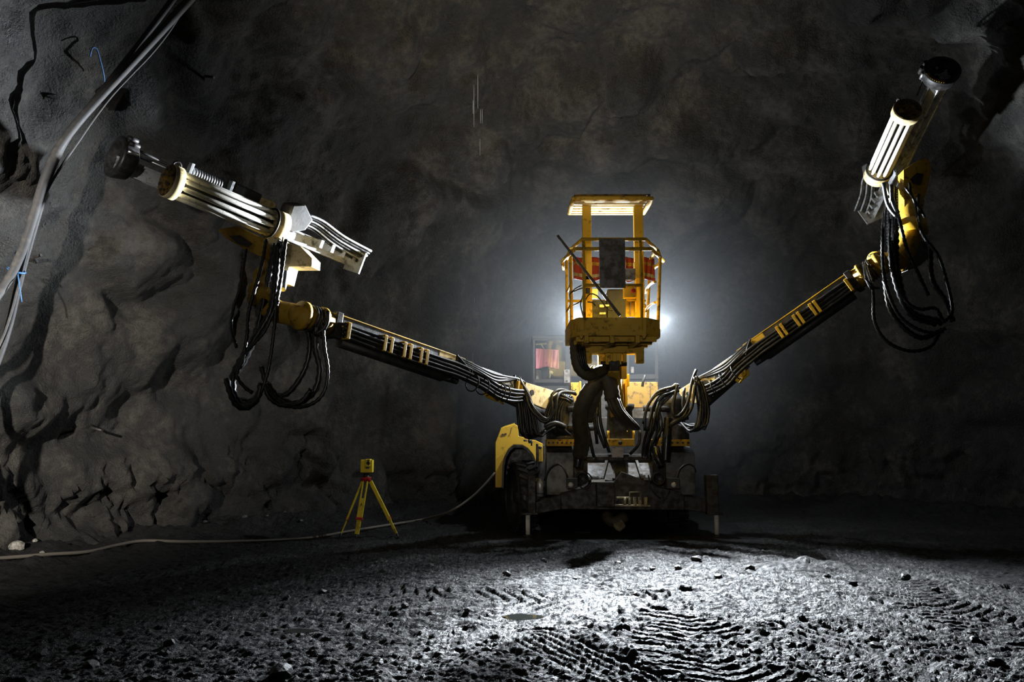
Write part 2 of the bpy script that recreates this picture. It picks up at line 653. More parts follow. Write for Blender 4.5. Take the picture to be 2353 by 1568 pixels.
# ------------------------------------------------------------------ floor
def track_profile(x, y, path, width, pitch, kind):
    """height of a tyre track along a polyline path of (x, y)"""
    best = np.full(x.shape, 9.0)
    along = np.zeros(x.shape)
    side = np.zeros(x.shape)
    acc = 0.0
    for (ax, ay), (bx, by) in zip(path[:-1], path[1:]):
        L = math.hypot(bx - ax, by - ay)
        tx, ty = (bx - ax) / L, (by - ay) / L
        t = np.clip((x - ax) * tx + (y - ay) * ty, 0, L)
        qx, qy = x - ax - tx * t, y - ay - ty * t
        dist = np.hypot(qx, qy)
        sgn = np.sign(qx * ty - qy * tx)
        m = dist < best
        best = np.where(m, dist, best)
        along = np.where(m, acc + t, along)
        side = np.where(m, sgn * dist, side)
        acc += L
    inside = 1 - sstep(width * 0.42, width * 0.55, best)
    if kind == 'chevron':
        ph = (along + np.abs(side) * 0.55 + 0.03 * np.sin(side * 9)) / pitch
        lug = sstep(0.25, 0.45, np.abs((ph % 1.0) - 0.5) * 2)
        h = -0.035 + 0.04 * lug
    else:
        ph = side / pitch
        h = -0.02 + 0.025 * sstep(0.3, 0.7, np.abs((ph % 1.0) - 0.5) * 2)
    rim = np.exp(-((best - width * 0.56) / 0.06) ** 2) * 0.025
    return inside, h, rim


PUDDLES = [(G(1200, 1415), 0.20, 0.12), (G(688, 1447), 0.15, 0.08)]


def floor_height(x, y):
    p = np.stack([x, y, np.zeros_like(x)], -1)
    h = 0.028 * fbm(p / 0.9, 3, 101)
    crumb = np.maximum(0, fbm(p / 0.13, 3, 111, 0.6) - 0.15)
    rough = 0.5 + 0.5 * vnoise(p / 1.7, 121)
    h += 0.026 * crumb * (0.3 + 0.7 * rough) + 0.012 * fbm(p / 0.24, 2, 131)
    fl_ = fbm(p / np.array([0.10, 0.055, 1.0]), 4, 141, 0.72)
    fine = 0.015 * fl_ + 0.010 * np.abs(fbm(p / np.array([0.06, 0.04, 1.0]), 2, 147, 0.8))
    patch = sstep(-0.35, 0.35, fbm(p / 0.6, 2, 145))
    tr = 0
    for path, w, pitch, kind in (
            ([(1.9, 8.6), (1.62, 7.6), (1.45, 6.6), (1.5, 5.6), (1.75, 4.6)], 1.0, 0.15, 'chevron'),
            ([(2.0, 8.9), (2.15, 7.9), (2.75, 6.7), (3.2, 5.2), (3.4, 4.0)], 0.55, 0.11, 'ribs'),
            ([(1.55, 8.6), (1.95, 7.8), (2.3, 7.4)], 0.5, 0.10, 'ribs'),
            ([(-2.8, 9.5), (-1.0, 8.6), (0.6, 8.3), (1.6, 8.8)], 0.9, 0.17, 'chevron'),
            ([(0.2, 7.0), (0.7, 6.0), (1.3, 5.0), (1.9, 4.0)], 0.6, 0.09, 'ribs'),
            ([(4.6, 9.8), (4.2, 8.4), (4.4, 6.6), (5.0, 5.0)], 0.9, 0.16, 'chevron')):
        ins, th, rim = track_profile(x, y, path, w, pitch, kind)
        ins = ins * (0.35 + 0.65 * patch)
        tr = np.maximum(tr, ins)
        h = h * (1 - 0.6 * ins) + 1.0 * ins * th + rim * 0.7
    h = h + fine * (1 - 0.45 * tr)
    dist = np.full(x.shape, 99.0)
    for k in range(0, S, 12):
        dist = np.minimum(dist, np.hypot(x - foot[k, 0], y - foot[k, 1]))
    berm = 1 - sstep(0.2, 1.9, dist)
    h += berm * (0.22 + 0.09 * fbm(p / 0.3, 3, 151))
    mach = (1 - sstep(1.9, 2.6, np.abs(x - 1.9))) * sstep(12.6, 13.4, y)
    h = h * (1 - 0.9 * mach)
    for c, a, b in PUDDLES:
        e = ((x - c.x) / a) ** 2 + ((y - c.y) / b) ** 2
        h = np.where(e < 2.2, h * sstep(1.0, 2.2, e) - 0.024 * (1 - sstep(0.5, 1.7, e)), h)
    return h


ys = [3.4]
while ys[-1] < 22.5:
    ys.append(ys[-1] + max(0.011, 0.00042 * ys[-1] ** 2))
xs = np.concatenate([np.arange(-8.5, -5.0, 0.05), np.arange(-5.0, 5.5, 0.0115), np.arange(5.5, 12.2, 0.05)])
FX, FY = np.meshgrid(xs, np.array(ys))
FZ = floor_height(FX, FY)
FP = np.stack([FX, FY, np.zeros_like(FX)], -1)
# the wettest strip runs from under the boom of the basket towards the lower left
wa, wb = G(1520, 1335), G(960, 1500)
wd = (wb - wa).normalized()
wt = (FX - wa.x) * wd.x + (FY - wa.y) * wd.y
ws = (FX - wa.x) * wd.y - (FY - wa.y) * wd.x
wet = np.exp(-(ws / 0.42) ** 2) * sstep(-0.6, 0.3, wt) * (1 - sstep(3.2, 4.2, wt))
wet = np.clip(wet * (0.8 + 0.5 * vnoise(FP / 0.35, 161)) + 0.35 * sstep(0.1, 0.6, fbm(FP / 0.8, 3, 171)), 0, 1)
tag(grid_mesh('floor', np.stack([FX, FY, FZ], -1), MUD, attr=wet), kind='structure')


def fz(x, y):
    return float(floor_height(np.array([[x]], float), np.array([[y]], float))[0, 0])


# ------------------------------------------------------------------ the drilling jumbo
JUMBO = empty('drilling_jumbo', (1.95, 14.4, 0))
tag(JUMBO, 'large yellow drilling rig with two spread booms and a raised work basket', 'drilling rig')


def part(name, loc):
    return empty(name, loc, JUMBO)


X, Y_, Z = V((1, 0, 0)), V((0, 1, 0)), V((0, 0, 1))
TOCAM = V((0, -1, 0))


def px2m(n, Y):
    return n * Y / FPX * 1.0


def slab(px0, py0, px1, py1, Y, depth, m, name, parent, bevel=0.012):
    """an upright box whose front face covers these sight lines at depth Y"""
    a, b = P(px0, py1, Y), P(px1, py0, Y)
    mb = MB().bb((a.x, Y, a.z), (b.x, Y + depth, b.z))
    return mb.build(name, m, parent, bevel)


def plate(poly, Y, depth, m, name, parent, bevel=0.006):
    mb = MB().prism([P(x, y, Y) for x, y in poly], V((0, depth, 0)))
    return mb.build(name, m, parent, bevel)


# --- front frame -----------------------------------------------------------
FR = part('front_frame', (1.95, 13.9, 0.6))
mb = MB().prism([P(x, y, 13.75) for x, y in ((1289, 1135), (1342, 1122), (1372, 1100), (1412, 1106), (1428, 1084), (1490, 1108), (1512, 1120), (1560, 1130), (1573, 1140), (1573, 1173), (1289, 1171))], V((0, 0.5, 0)))
mb.build('bumper', STEEL, FR, 0.012)
mb = MB().prism([P(x, y, 13.8) for x, y in ((1213, 1160), (1289, 1138), (1289, 1171), (1222, 1184), (1213, 1184))], V((0, 0.35, 0)))
mb.build('bumper_wing', STEEL, FR, 0.01)
mb = MB().prism([P(x, y, 13.8) for x, y in ((1573, 1142), (1646, 1146), (1646, 1181), (1633, 1181), (1573, 1172))], V((0, 0.35, 0)))
mb.build('bumper_wing', STEEL, FR, 0.01)
for x0, x1 in ((1256, 1318), (1532, 1596)):
    a, b = P(x0, 1138, 14.0), P(x1, 1040, 14.0)
    mb = MB().prism([(a.x, 14.0, a.z), (b.x, 14.0, a.z), (b.x, 14.0, b.z), (a.x, 14.0, b.z)], V((0, 0.55, 0)))
    mb.prism([(a.x, 14.0, b.z), (a.x, 14.55, b.z + 0.14), (a.x, 14.55, b.z)], V((b.x - a.x, 0, 0)))
    mb.build('cover_plate', GREY, FR, 0.01)
# sloping bright hood with its ribs
a = [P(1350, 1104, 13.8), P(1500, 1104, 13.8), P(1500, 1056, 14.35), P(1350, 1056, 14.35)]
mb = MB().prism(a, V((0, 0.03, -0.03)))
for f in (0.22, 0.40, 0.62, 0.84):
    q0 = a[0].lerp(a[1], f)
    q1 = a[3].lerp(a[2], 0.15 + f * 0.7)
    mb.beam(q0 + V((0, -0.01, 0.02)), q1 + V((0, -0.01, 0.02)), 0.05, 0.03, V((0, -1, 1)))
mb.build('hood_plate', coat('worn_hood_steel', (0.12, 0.12, 0.12), 0.42, metal=0.6, amount=0.45, scale=5, dirt=(0.07, 0.06, 0.05), bump=0.3), FR, 0.005)
mb = MB().beam(P(1347, 1054, 14.3), P(1503, 1054, 14.3), 0.08, 0.08)
mb.build('hood_rail', STEEL, FR, 0.01)
slab(1372, 1108, 1412, 1166, 13.55, 0.25, STEEL, 'tool_box', FR)
MB().beam(P(1359, 1106, 13.5), P(1390, 1105, 13.5), 0.03, 0.04).build('step_bar', CHROME, FR)
# pipe fittings on a rack
slab(1414, 1162, 1495, 1165, 13.45, 0.25, TAN, 'fitting_rack', FR, 0.004)
slab(1417, 1143, 1447, 1147, 13.5, 0.1, TAN, 'rack_bar', FR, 0.004)
for x0, w in ((1436, 7), (1447, 7), (1459, 8), (1471, 8), (1484, 8)):
    MB().cyl(P(x0, 1162, 13.52), P(x0, 1143, 13.52), px2m(w / 2, 13.5), 12).build('pipe_fitting', TAN, FR)
mb = MB().beam(P(1447, 1143, 13.52), P(1447, 1132, 13.52), 0.02, 0.02).beam(P(1447, 1132, 13.52), P(1472, 1131, 13.52), 0.02, 0.02).beam(P(1472, 1131, 13.52), P(1472, 1143, 13.52), 0.02, 0.02)
mb.build('rack_frame', TAN, FR)
mb = MB().torus(P(1421, 1154, 13.5), TOCAM, 0.03, 0.012, 14, 6)
mb.build('shackle', STEEL, FR)
slab(1406, 1028, 1432, 1052, 14.1, 0.02, PINKPL, 'sign_plate', FR, 0.002)
mb = MB()
for x0, x1 in ((1408, 1414.5), (1428.5, 1431)):
    a, b = P(x0, 1030, 14.09), P(x1, 1029, 14.09)
    mb.bb((a.x, 14.085, a.z), (b.x, 14.099, b.z))
mb.build('plate_lettering', BLACK, FR)
# headlamps, horn grilles
for x0, x1, cx in ((1302, 1327, 1311.5), (1533, 1561, 1548)):
    mb = MB()
    a, b = P(x0, 1123, 13.5), P(x1, 1100, 13.5)
    mb.bb((a.x, 13.5, a.z), (b.x, 13.62, b.z))
    mb.cur = 1
    mb.lathe(P(cx, 1114.5, 13.5), TOCAM, [(-0.01, 0.045), (0.006, 0.042), (0.02, 0.022), (0.022, 0.0)], 18)
    mb.build('headlamp', [LAMPBODY, DEADLENS], FR)
for cx in (1338, 1513):
    mb = MB().lathe(P(cx, 1100, 13.7), TOCAM, [(-0.1, 0.11), (0.03, 0.11), (0.04, 0.10), (0.03, 0.09), (0.0, 0.088), (0.0, 0.0)], 22)
    for k in range(4):
        ang = math.pi / 4 + k * math.pi / 2
        mb.cyl(P(cx, 1100, 13.69) + V((0.055 * math.cos(ang), -0.02, 0.055 * math.sin(ang))), P(cx, 1100, 13.69) + V((0.055 * math.cos(ang), 0.02, 0.055 * math.sin(ang))), 0.008, 6)
    mb.build('round_cover', BLACK, FR)
# silver accumulator bottle
c = P(1241, 1141, 13.75)
MB().lathe(c, Z, [(0, 0.0), (0, 0.06), (0.21, 0.06), (0.24, 0.05), (0.26, 0.03), (0.29, 0.03), (0.3, 0.0)], 18).build('accumulator_bottle', ALU, FR)
MB().torus(c + V((0, 0, 0.05)), Z, 0.062, 0.008, 18, 6).build('bottle_strap', BLACK, FR)
# wires over the cover plates
for q in (((1250, 1106), (1262, 1077), (1282, 1066), (1296, 1078), (1304, 1100)), ((1556, 1104), (1562, 1078), (1580, 1066), (1594, 1072), (1599, 1086)),
          ((1327, 1112), (1340, 1124), (1354, 1118), (1360, 1098), (1345, 1084)), ((1490, 1092), (1495, 1122), (1508, 1138), (1518, 1146)), ((1520, 1132), (1527, 1150), (1539, 1128))):
    hose([P(x, y, 13.68) for x, y in q], 0.012, FR, BLACK, 'wire')
# dark stowed gear under the bumper
mb = MB().tube(spline([P(1393, 1183, 14.3), P(1400, 1196, 14.2), P(1412, 1200, 14.15), P(1424, 1196, 14.15), P(1436, 1188, 14.2)], 0.04), 0.10, 10)
mb.build('axle_housing', MUDHOSE, FR)
mb = MB().tube([P(1418, 1198, 14.1), P(1424, 1210, 14.1), P(1420, 1220, 14.1)], [0.09, 0.11, 0.05], 10).tube([P(1428, 1205, 14.12), P(1434, 1214, 14.12)], [0.05, 0.03], 8)
mb.build('tow_hook', TAN, FR)
mb = MB().bb((0.75, 14.3, 0.45), (3.15, 16.5, 1.35))
mb.build('frame_body', STEEL, FR, 0.03)

# --- stabilizer jacks ------------------------------------------------------
for x0, x1, t, rx, f0, f1 in ((1213, 1231, 1095, 1213, 1199, 1236), (1626, 1650, 1092, 1646, 1629, 1662)):
    a, b = P(x0, 1184, 13.65), P(x1, t, 13.65)
    J = part('stabilizer_jack', ((a.x + b.x) / 2, 13.75, 0))
    MB().bb((a.x, 13.65, a.z), (b.x, 13.85, b.z)).build('jack_column', STEEL, J, 0.012)
    q = P(rx, 1184, 13.75)
    MB().cyl((q.x, 13.75, 0.02), (q.x, 13.75, q.z), 0.040, 16).build('jack_rod', ROD, J)
    a, b = P(f0, 1184, 13.6), P(f1, 1179, 13.6)
    MB().bb((a.x, 13.6, a.z), (b.x, 13.9, b.z)).build('jack_collar', STEEL, J, 0.006)
    MB().lathe((q.x, 13.75, 0.0), Z, [(0, 0), (0, 0.09), (0.02, 0.08), (0.03, 0.04), (0.03, 0)], 16).build('foot_pad', STEEL, J)


# --- wheels ----------------------------------------------------------------
def wheel(c, yaw, R=0.63, w=0.36):
    ax = V((-math.cos(yaw), -math.sin(yaw), 0))
    W = part('wheel', (c.x, c.y, 0))
    h = w / 2
    mb = MB().lathe(c, ax, [(-h * 0.8, R * 0.55), (-h, R * 0.68), (-h, R * 0.86), (-h * 0.8, R * 0.95), (-h * 0.5, R * 0.965), (h * 0.5, R * 0.965), (h * 0.8, R * 0.95), (h, R * 0.86), (h, R * 0.68), (h * 0.8, R * 0.55)], 40)
    d, s, u = frame_of(ax)
    for k in range(26):
        for side in (-1, 1):
            a = 2 * math.pi * (k + (0.5 if side > 0 else 0)) / 26
            rr = s * math.cos(a) + u * math.sin(a)
            tt = d.cross(rr)
            dirv = (d * side + tt * 0.55).normalized()
            mb.box(c + rr * (R * 0.972) + d * (side * h * 0.5), (w * 0.52, 0.055, R * 0.055), (dirv, dirv.cross(rr), rr))
    for q in (0.72, 0.80):
        mb.torus(c + d * h, ax, R * q, 0.008, 40, 5)
    mb.build('tyre', BLACK, W)
    mb = MB().lathe(c, ax, [(h * 0.8, R * 0.56), (h * 0.86, R * 0.54), (h * 0.6, R * 0.48), (h * 0.35, R * 0.44), (h * 0.3, R * 0.22), (h * 0.75, R * 0.2), (h * 0.8, R * 0.17), (h * 0.8, 0)], 32)
    mb.build('rim', STEEL, W)
    for k in range(10):
        a = 2 * math.pi * k / 10
        rr = s * math.cos(a) + u * math.sin(a)
        MB().cyl(c + rr * R * 0.32 + d * h * 0.3, c + rr * R * 0.32 + d * h * 0.5, 0.016, 6).build('wheel_nut', STEEL, W)
    return W


wheel(V((0.18, 14.45, 0.62)), math.radians(14))
wheel(V((3.12, 15.3, 0.62)), math.radians(180 - 8))
# --- rear body -------------------------------------------------------------
RB = part('rear_body', (1.3, 16.5, 0.5))
side = [(1138, 1121), (1138, 1018), (1151, 984), (1183, 975), (1190, 979), (1192, 1003), (1203, 1005), (1213, 1010), (1230, 1012), (1247, 1020), (1247, 1062), (1231, 1062), (1224, 1044), (1212, 1030), (1200, 1023), (1180, 1022), (1168, 1032), (1160, 1048), (1155, 1070), (1153, 1121)]
plate(side, 15.1, 0.06, YEL, 'side_panel', RB, 0.01)
a, b, c_, d_ = P(1151, 984, 15.12), P(1183, 975, 15.12), P(1183, 972, 15.7), P(1158, 980, 15.7)
MB().prism([a, b, c_, d_], V((0, 0, -0.03))).build('top_panel', YEL, RB)
mb = MB()
for k, (x0, x1, y) in enumerate(((1153.0, 1155.6, 998.5), (1156.2, 1158.0, 998.0), (1158.5, 1160.0, 997.5), (1160.6, 1164.0, 997.2))):
    a, b = P(x0, y + 2.4, 15.09), P(x1, y - (1.2 if k in (0, 3) else 0.4), 15.09)
    mb.bb((a.x, 15.085, a.z), (b.x, 15.099, b.z))
mb.build('side_lettering', BLACK, RB)
seam = MB().tube([P(1176, 983, 15.095), P(1173, 996, 15.095), P(1168, 1004, 15.095)], 0.004, 5)
seam.build('panel_seam', STEEL, RB)
MB().bb((P(1141, 1000, 15.2).x, 15.17, 0.72), (0.62, 17.2, P(1141, 1022, 15.2).z)).build('tank_box', STEEL, RB, 0.02)
# mudguard: a dark arched band over the wheel
outer = [P(x, y, 14.35) for x, y in ((1154, 1122), (1155, 1075), (1160, 1050), (1168, 1033), (1180, 1023), (1200, 1023.5), (1213, 1031), (1225, 1046), (1232, 1064))]
inner = [P(x, y, 14.35) for x, y in ((1229, 1066), (1222, 1050), (1211, 1036), (1199, 1029), (1181, 1029), (1171, 1038), (1163, 1053), (1158.5, 1076), (1157, 1122))]
mb = MB()
for i in range(8):
    mb.prism([outer[i], outer[i + 1], inner[7 - i], inner[8 - i]], V((0, 0.75, 0)))
mb.build('mudguard', BLACK, RB)
MB().prism([P(x, y, 15.06) for x, y in ((1153, 1121), (1155, 1070), (1160, 1048), (1168, 1032), (1180, 1022), (1200, 1023), (1212, 1030), (1224, 1044), (1231, 1062), (1240, 1121))], V((0, 0.04, 0))).build('wheel_well', BLACK, RB)
slab(1237, 1025, 1247, 1062, 14.6, 0.04, YEL, 'bracket_plate', RB)
MB().lathe(P(1241, 1029, 14.59), TOCAM, [(0, 0.03), (0.012, 0.03), (0.012, 0)], 12).build('bracket_bolt', STEEL, RB)
mb = MB().tube([P(1203, 1013, 14.9), P(1211, 1013, 14.9)], 0.016, 8).tube([P(1213, 1013, 14.9), P(1222, 1014, 14.9)], 0.022, 8).tube([P(1214, 1017, 14.9), P(1224, 1017, 14.9)], 0.018, 8).tube([P(1221, 1012, 14.9), P(1221.5, 1025, 14.9)], 0.014, 8)
mb.build('valve_levers', BLACK, RB)
slab(1232, 1020, 1237, 1120, 14.5, 0.08, STEEL, 'frame_post', RB)
MB().bb((0.55, 15.3, 0.7), (3.1, 19.0, 2.05)).build('engine_body', STEEL, RB, 0.03)
slab(1438, 878, 1512, 938, 15.05, 0.6, coat('worn_cover_paint', (0.36, 0.21, 0.03), 0.55, amount=0.2), 'engine_cover', RB, 0.015)
slab(1432, 939, 1516, 962, 14.95, 0.5, PLATE, 'cover_sill', RB, 0.01)
MB().tube([P(1494, 879, 15.04), P(1494, 938, 15.04)], 0.006, 5).build('cover_seam', STEEL, RB)
MB().tube([P(1482, 862, 14.7), P(1478, 876, 14.7), P(1476, 889, 14.7)], 0.025, 8).build('cover_handle', BLACK, RB)
slab(1312, 879, 1336, 925, 15.05, 0.5, YELD, 'engine_cover', RB, 0.015)
mb = MB().tube([P(1316, 882, 14.72), P(1316, 900, 14.72)], 0.006, 5).torus(P(1318, 892, 14.72), TOCAM, 0.05, 0.008, 16, 5, 0.6, 3.4)
mb.build('cover_cable', BLACK, RB)
slab(1331, 876, 1336, 900, 14.9, 0.05, YELD, 'marker_plate', RB)

# --- cab -------------------------------------------------------------------
CAB = part('cab', (1.55, 15.9, 2.0))
CY = 15.7
mb = MB()


def bar(x0, y0, x1, y1, w, Y=CY):
    a, b = P(x0, y0, Y), P(x1, y1, Y)
    mb.beam(a, b, w, w, V((0, 1, 0)))


for x0, y0, x1, y1, w in ((1227, 779, 1227, 898, 0.04), (1227, 780, 1512, 780, 0.05), (1305, 779, 1305, 898, 0.10), (1440, 779, 1440, 880, 0.08), (1508, 779, 1508, 880, 0.06),
                          (1227, 876, 1312, 876, 0.07), (1227, 893, 1312, 893, 0.09), (1338, 866, 1512, 866, 0.09), (1338, 879, 1512, 879, 0.06)):
    bar(x0, y0, x1, y1, w)
# rear posts and side rails of the cab
for x in (1227, 1512):
    a = P(x, 780, CY)
    b = P(x, 893, CY)
    mb.beam((a.x, CY + 1.7, b.z), (a.x, CY + 1.7, a.z), 0.07, 0.07, Y_)
    mb.beam((a.x, CY, a.z), (a.x, CY + 1.7, a.z), 0.06, 0.06)
    mb.beam((a.x, CY, b.z), (a.x, CY + 1.7, b.z), 0.06, 0.06)
CABF = coat('dark_cab_paint', (0.012, 0.012, 0.013), 0.6, amount=0.2)
mb.build('frame', CABF, CAB)
a, b = P(1222, 780, CY), P(1516, 773, CY)
MB().bb((a.x, CY - 0.05, a.z), (b.x, CY + 1.8, b.z + 0.02)).build('roof', CABF, CAB, 0.02)
a, b = P(1227, 893, CY), P(1512, 780, CY)
MB().bb((a.x, CY + 1.66, a.z), (b.x, CY + 1.7, b.z)).build('rear_wall', coat('cab_inner_panel', (0.012, 0.012, 0.014), 0.6, amount=0.2), CAB)
MB().bb((a.x, CY + 0.05, a.z - 0.6), (b.x, CY + 1.7, a.z + 0.0)).build('cab_base', STEEL, CAB, 0.02)
for x0, x1, y1 in ((1229, 1303, 876), (1309, 1438, 866), (1442, 1506, 866)):
    a, b = P(x0, y1, CY), P(x1, 782, CY)
    MB().bb((a.x, CY + 0.0, a.z), (b.x, CY + 0.008, b.z)).build('window_pane', GLASS, CAB)
mb = MB()
a, b = P(1296, 880, CY - 0.1), P(1309, 850, CY - 0.1)
mb.bb((a.x, CY - 0.12, a.z), (b.x, CY - 0.04, b.z))
mb.cur = 1
mb.torus(P(1302.5, 853.5, CY - 0.125), TOCAM, 0.016, 0.006, 12, 5)
mb.torus(P(1302.5, 876, CY - 0.125), TOCAM, 0.014, 0.006, 12, 5)
mb.build('mirror_box', [PLATE, BLACK], CAB, 0.0)
slab(1450, 843, 1457, 858, CY - 0.1, 0.06, PLATE, 'switch_box', CAB)
slab(1231, 850, 1248, 872, CY + 0.7, 0.1, WHITE, 'instrument_panel', CAB)
MB().prism([P(x, y, CY + 0.5) for x, y in ((1243, 848), (1258, 842), (1268, 846), (1262, 872), (1248, 872))], V((0, 0.08, 0))).build('control_console', BLACK, CAB)
mb = MB().tube([P(1263, 870, CY + 0.3), P(1264, 860, CY + 0.3), P(1266, 853, CY + 0.3)], [0.02, 0.022, 0.03], 8).tube([P(1266, 853, CY + 0.3), P(1270, 857, CY + 0.3), P(1267, 861, CY + 0.3)], 0.018, 8)
mb.build('control_lever', CREAM, CAB)
for q, (x, y) in zip(LAMP_AT, ((1326, 742), (1509, 748))):
    mb = MB()
    mb.box(q + V((0, 0.06, 0)), (0.20, 0.10, 0.15))
    mb.beam(q + V((0, 0.1, -0.05)), V((q.x, CY + 0.1, P(1222, 775, CY).z + 0.02)), 0.05, 0.04)
    mb.cur = 1
    mb.box(q + V((0, 0.0, 0)), (0.17, 0.03, 0.12))
    mb.build('work_lamp', [LAMPBODY, LENS], CAB)
a = P(1222, 773, CY)
mb = MB()
for x in (1352, 1476):
    q = P(x, 742, 16.7)
    mb.box(q, (0.16, 0.1, 0.14))
    mb.beam(q, (q.x, 16.6, P(1222, 773, CY).z), 0.04, 0.04)
mb.build('rear_lamp_mast', LAMPBODY, CAB)

# --- boom turrets ----------------------------------------------------------
for k, (x0, x1, cx) in enumerate(((1256, 1327, 1290), (1503, 1586, 1548))):
    T = part('boom_turret', (P(cx, 1000, 14.1).x, 14.1, 1.5))
    slab(x0, 1010, x1, 1026, 13.85, 0.6, YELD, 'turret_base', T, 0.01)
    mb = MB()
    for i in range(7):
        q = P(x0 + 5 + (x1 - x0 - 10) * i / 6, 1018, 13.84)
        mb.cyl(q, q + V((0, -0.03, 0)), 0.02, 6)
    mb.build('base_bolts', STEEL, T)
    c0 = P(cx, 1010, 14.15)
    MB().lathe(c0, Z, [(0, 0.27), (0.1, 0.27), (0.14, 0.22), (0.55, 0.2), (0.62, 0.24), (0.75, 0.22), (0.78, 0)], 24).build('swing_post', STEEL, T)
    sgn = 1 if k == 0 else -1
    for zz in (0.18, 0.52):
        MB().tube([c0 + V((sgn * 0.1, -0.2, zz)), c0 + V((sgn * 0.55, -0.15, zz + 0.02))], 0.055, 10).build('swing_cylinder', STEEL, T)
mb = MB().prism([P(x, y, 13.9) for x, y in ((1503, 1012), (1512, 974), (1522, 1012))], V((0, 0.06, 0)))
mb.build('gusset_plate', YEL, FR, 0.004)
MB().torus(P(1513, 995, 13.88), TOCAM, 0.03, 0.01, 16, 6).build('gusset_eye', STEEL, FR)

# --- drill booms -----------------------------------------------------------


def boom(base, tip, side_hint, sag, te, tf, clamps, bands):
    # te: where the clamped hoses drop off, tf: where the outer tube begins
    B = part('drill_boom', (base.x, base.y, base.z))
    a, s, u = frame_of(tip - base)
    if s.dot(side_hint) < 0:
        s = -s
    L = (tip - base).length

    def at(t, ds=0.0, du=0.0):
        return base + a * (L * t) + s * ds + u * du

    ax = (a, s, u)
    tm, tl = (tf + 1.0) / 2, 0.98 - tf
    mb = MB().box(at(tm, 0, -0.02), (L * tl, 0.22, 0.26), ax)
    mb.build('boom_tube', YELD, B, 0.012)
    MB().box(at(tm, 0.118, 0.07), (L * tl * 0.97, 0.02, 0.075), ax).build('side_rail', STEEL, B, 0.004)
    mb = MB().box(at(tm, -0.03, 0.122), (L * (tl + 0.01), 0.33, 0.016), ax)
    mb.prism([at(tf - 0.04, 0.13, 0.114), at(tf + 0.12, 0.13, 0.114), at(tf + 0.12, 0.13, 0.0), at(tf + 0.05, 0.13, 0.03)], s * -0.03)
    mb.prism([at(tf - 0.04, -0.1, 0.114), at(tf + 0.12, -0.1, 0.114), at(tf + 0.12, -0.1, 0.0), at(tf + 0.05, -0.1, 0.03)], s * -0.03)
    mb.build('boom_top_plate', YEL, B, 0.004)
    mb = MB().box(at(tf / 2, 0.0, 0.0), (L * (tf + 0.02), 0.18, 0.2), ax)
    for i in range(5):
        mb.beam(at(tf * (0.35 + 0.12 * i), 0.095, -0.08), at(tf * (0.41 + 0.12 * i), 0.095, 0.09), 0.012, 0.02, s)
    mb.build('inner_boom_tube', ALU, B, 0.01)
    mb = MB().prism([at(-0.02, 0.06, 0.13), at(0.17, 0.06, 0.10), at(0.15, 0.06, -0.22), at(0.03, 0.06, -0.24), at(-0.02, 0.06, -0.12)], s * 0.04)
    mb.prism([at(-0.02, -0.10, 0.13), at(0.17, -0.10, 0.10), at(0.15, -0.10, -0.22), at(0.03, -0.10, -0.24), at(-0.02, -0.10, -0.12)], s * 0.04)
    mb.build('boom_hinge_plate', CREAM, B, 0.006)
    for t in (0.02, 0.13):
        MB().cyl(at(t, 0.12, -0.04), at(t, -0.12, -0.04), 0.05, 14).build('hinge_pin', STEEL, B)
    # lifting cylinder slung below
    MB().cyl(at(0.04, 0.05, -0.34), at(0.26, 0.05, -0.24), 0.085, 16).build('lift_cylinder', STEEL, B)
    MB().cyl(at(0.26, 0.05, -0.24), at(0.36, 0.05, -0.19), 0.045, 14).build('cylinder_rod', CHROME, B)
    mb = MB().prism([at(0.24, 0.09, -0.10), at(0.36, 0.09, -0.10), at(0.33, 0.09, -0.32), at(0.27, 0.09, -0.34)], s * 0.03)
    mb.prism([at(0.24, -0.06, -0.10), at(0.36, -0.06, -0.10), at(0.33, -0.06, -0.32), at(0.27, -0.06, -0.34)], s * 0.03)
    mb.build('cylinder_bracket', YEL, B, 0.006)
    mb = MB().tube(spline([at(0.30, 0.14, -0.14), at(0.325, 0.17, -0.24), at(0.31, 0.16, -0.35), at(0.28, 0.12, -0.38)], 0.04), 0.018, 8)
    mb.build('guard_loop', YEL, B)
    MB().tube([at(tf, -0.02, -0.22), at(tf + 0.06, -0.02, -0.22), at(tf + 0.07, -0.02, -0.22), at(0.95, -0.02, -0.19)], [0.05, 0.055, 0.08, 0.08], 16).build('extension_cylinder', BLACK, B)
    mb = MB().box(at(tm, 0.125, -0.11), (L * tl * 0.95, 0.03, 0.10), ax)
    mb.build('hose_tray', STEEL, B, 0.004)
    # hoses clamped along the side that faces the tunnel
    for i in range(8):
        row, colm = i % 4, i // 4
        du = 0.0 - row * 0.058
        ds = 0.165 + colm * 0.052
        pts = [at(0.975, ds, du), at(0.85, ds, du - 0.01), at(tf + 0.14, ds, du - 0.015), at(tf + 0.05, ds, du - 0.02), at(tf - 0.22 * (tf - te), ds + 0.03, du - sag * 0.5),
               at(te + 0.5 * (tf - te), ds + 0.04, du - sag), at(te + 0.22 * (tf - te), ds + 0.03, du - sag * 0.9), at(te, ds + 0.01, du - sag * 0.5)]
        pts = [q + V((random.uniform(-.008, .008), random.uniform(-.008, .008), random.uniform(-.008, .008))) for q in pts]
        hose(pts, random.choice((0.020, 0.023, 0.026)), B)
    # two bright looser hoses over the top of the sag
    for k in range(3):
        hose([at(tf + 0.05, 0.16, 0.10 - 0.03 * k), at(tf - 0.03, 0.20 + 0.02 * k, 0.05 - 0.04 * k), at(te + 0.6 * (tf - te), 0.20 + 0.03 * k, 0.02 - sag * 0.35 * k), at(te + 0.3 * (tf - te), 0.16, 0.06 - 0.03 * k), at(te + 0.02, 0.12, 0.10), at(te - 0.02, 0.14, 0.07)], 0.026, B)
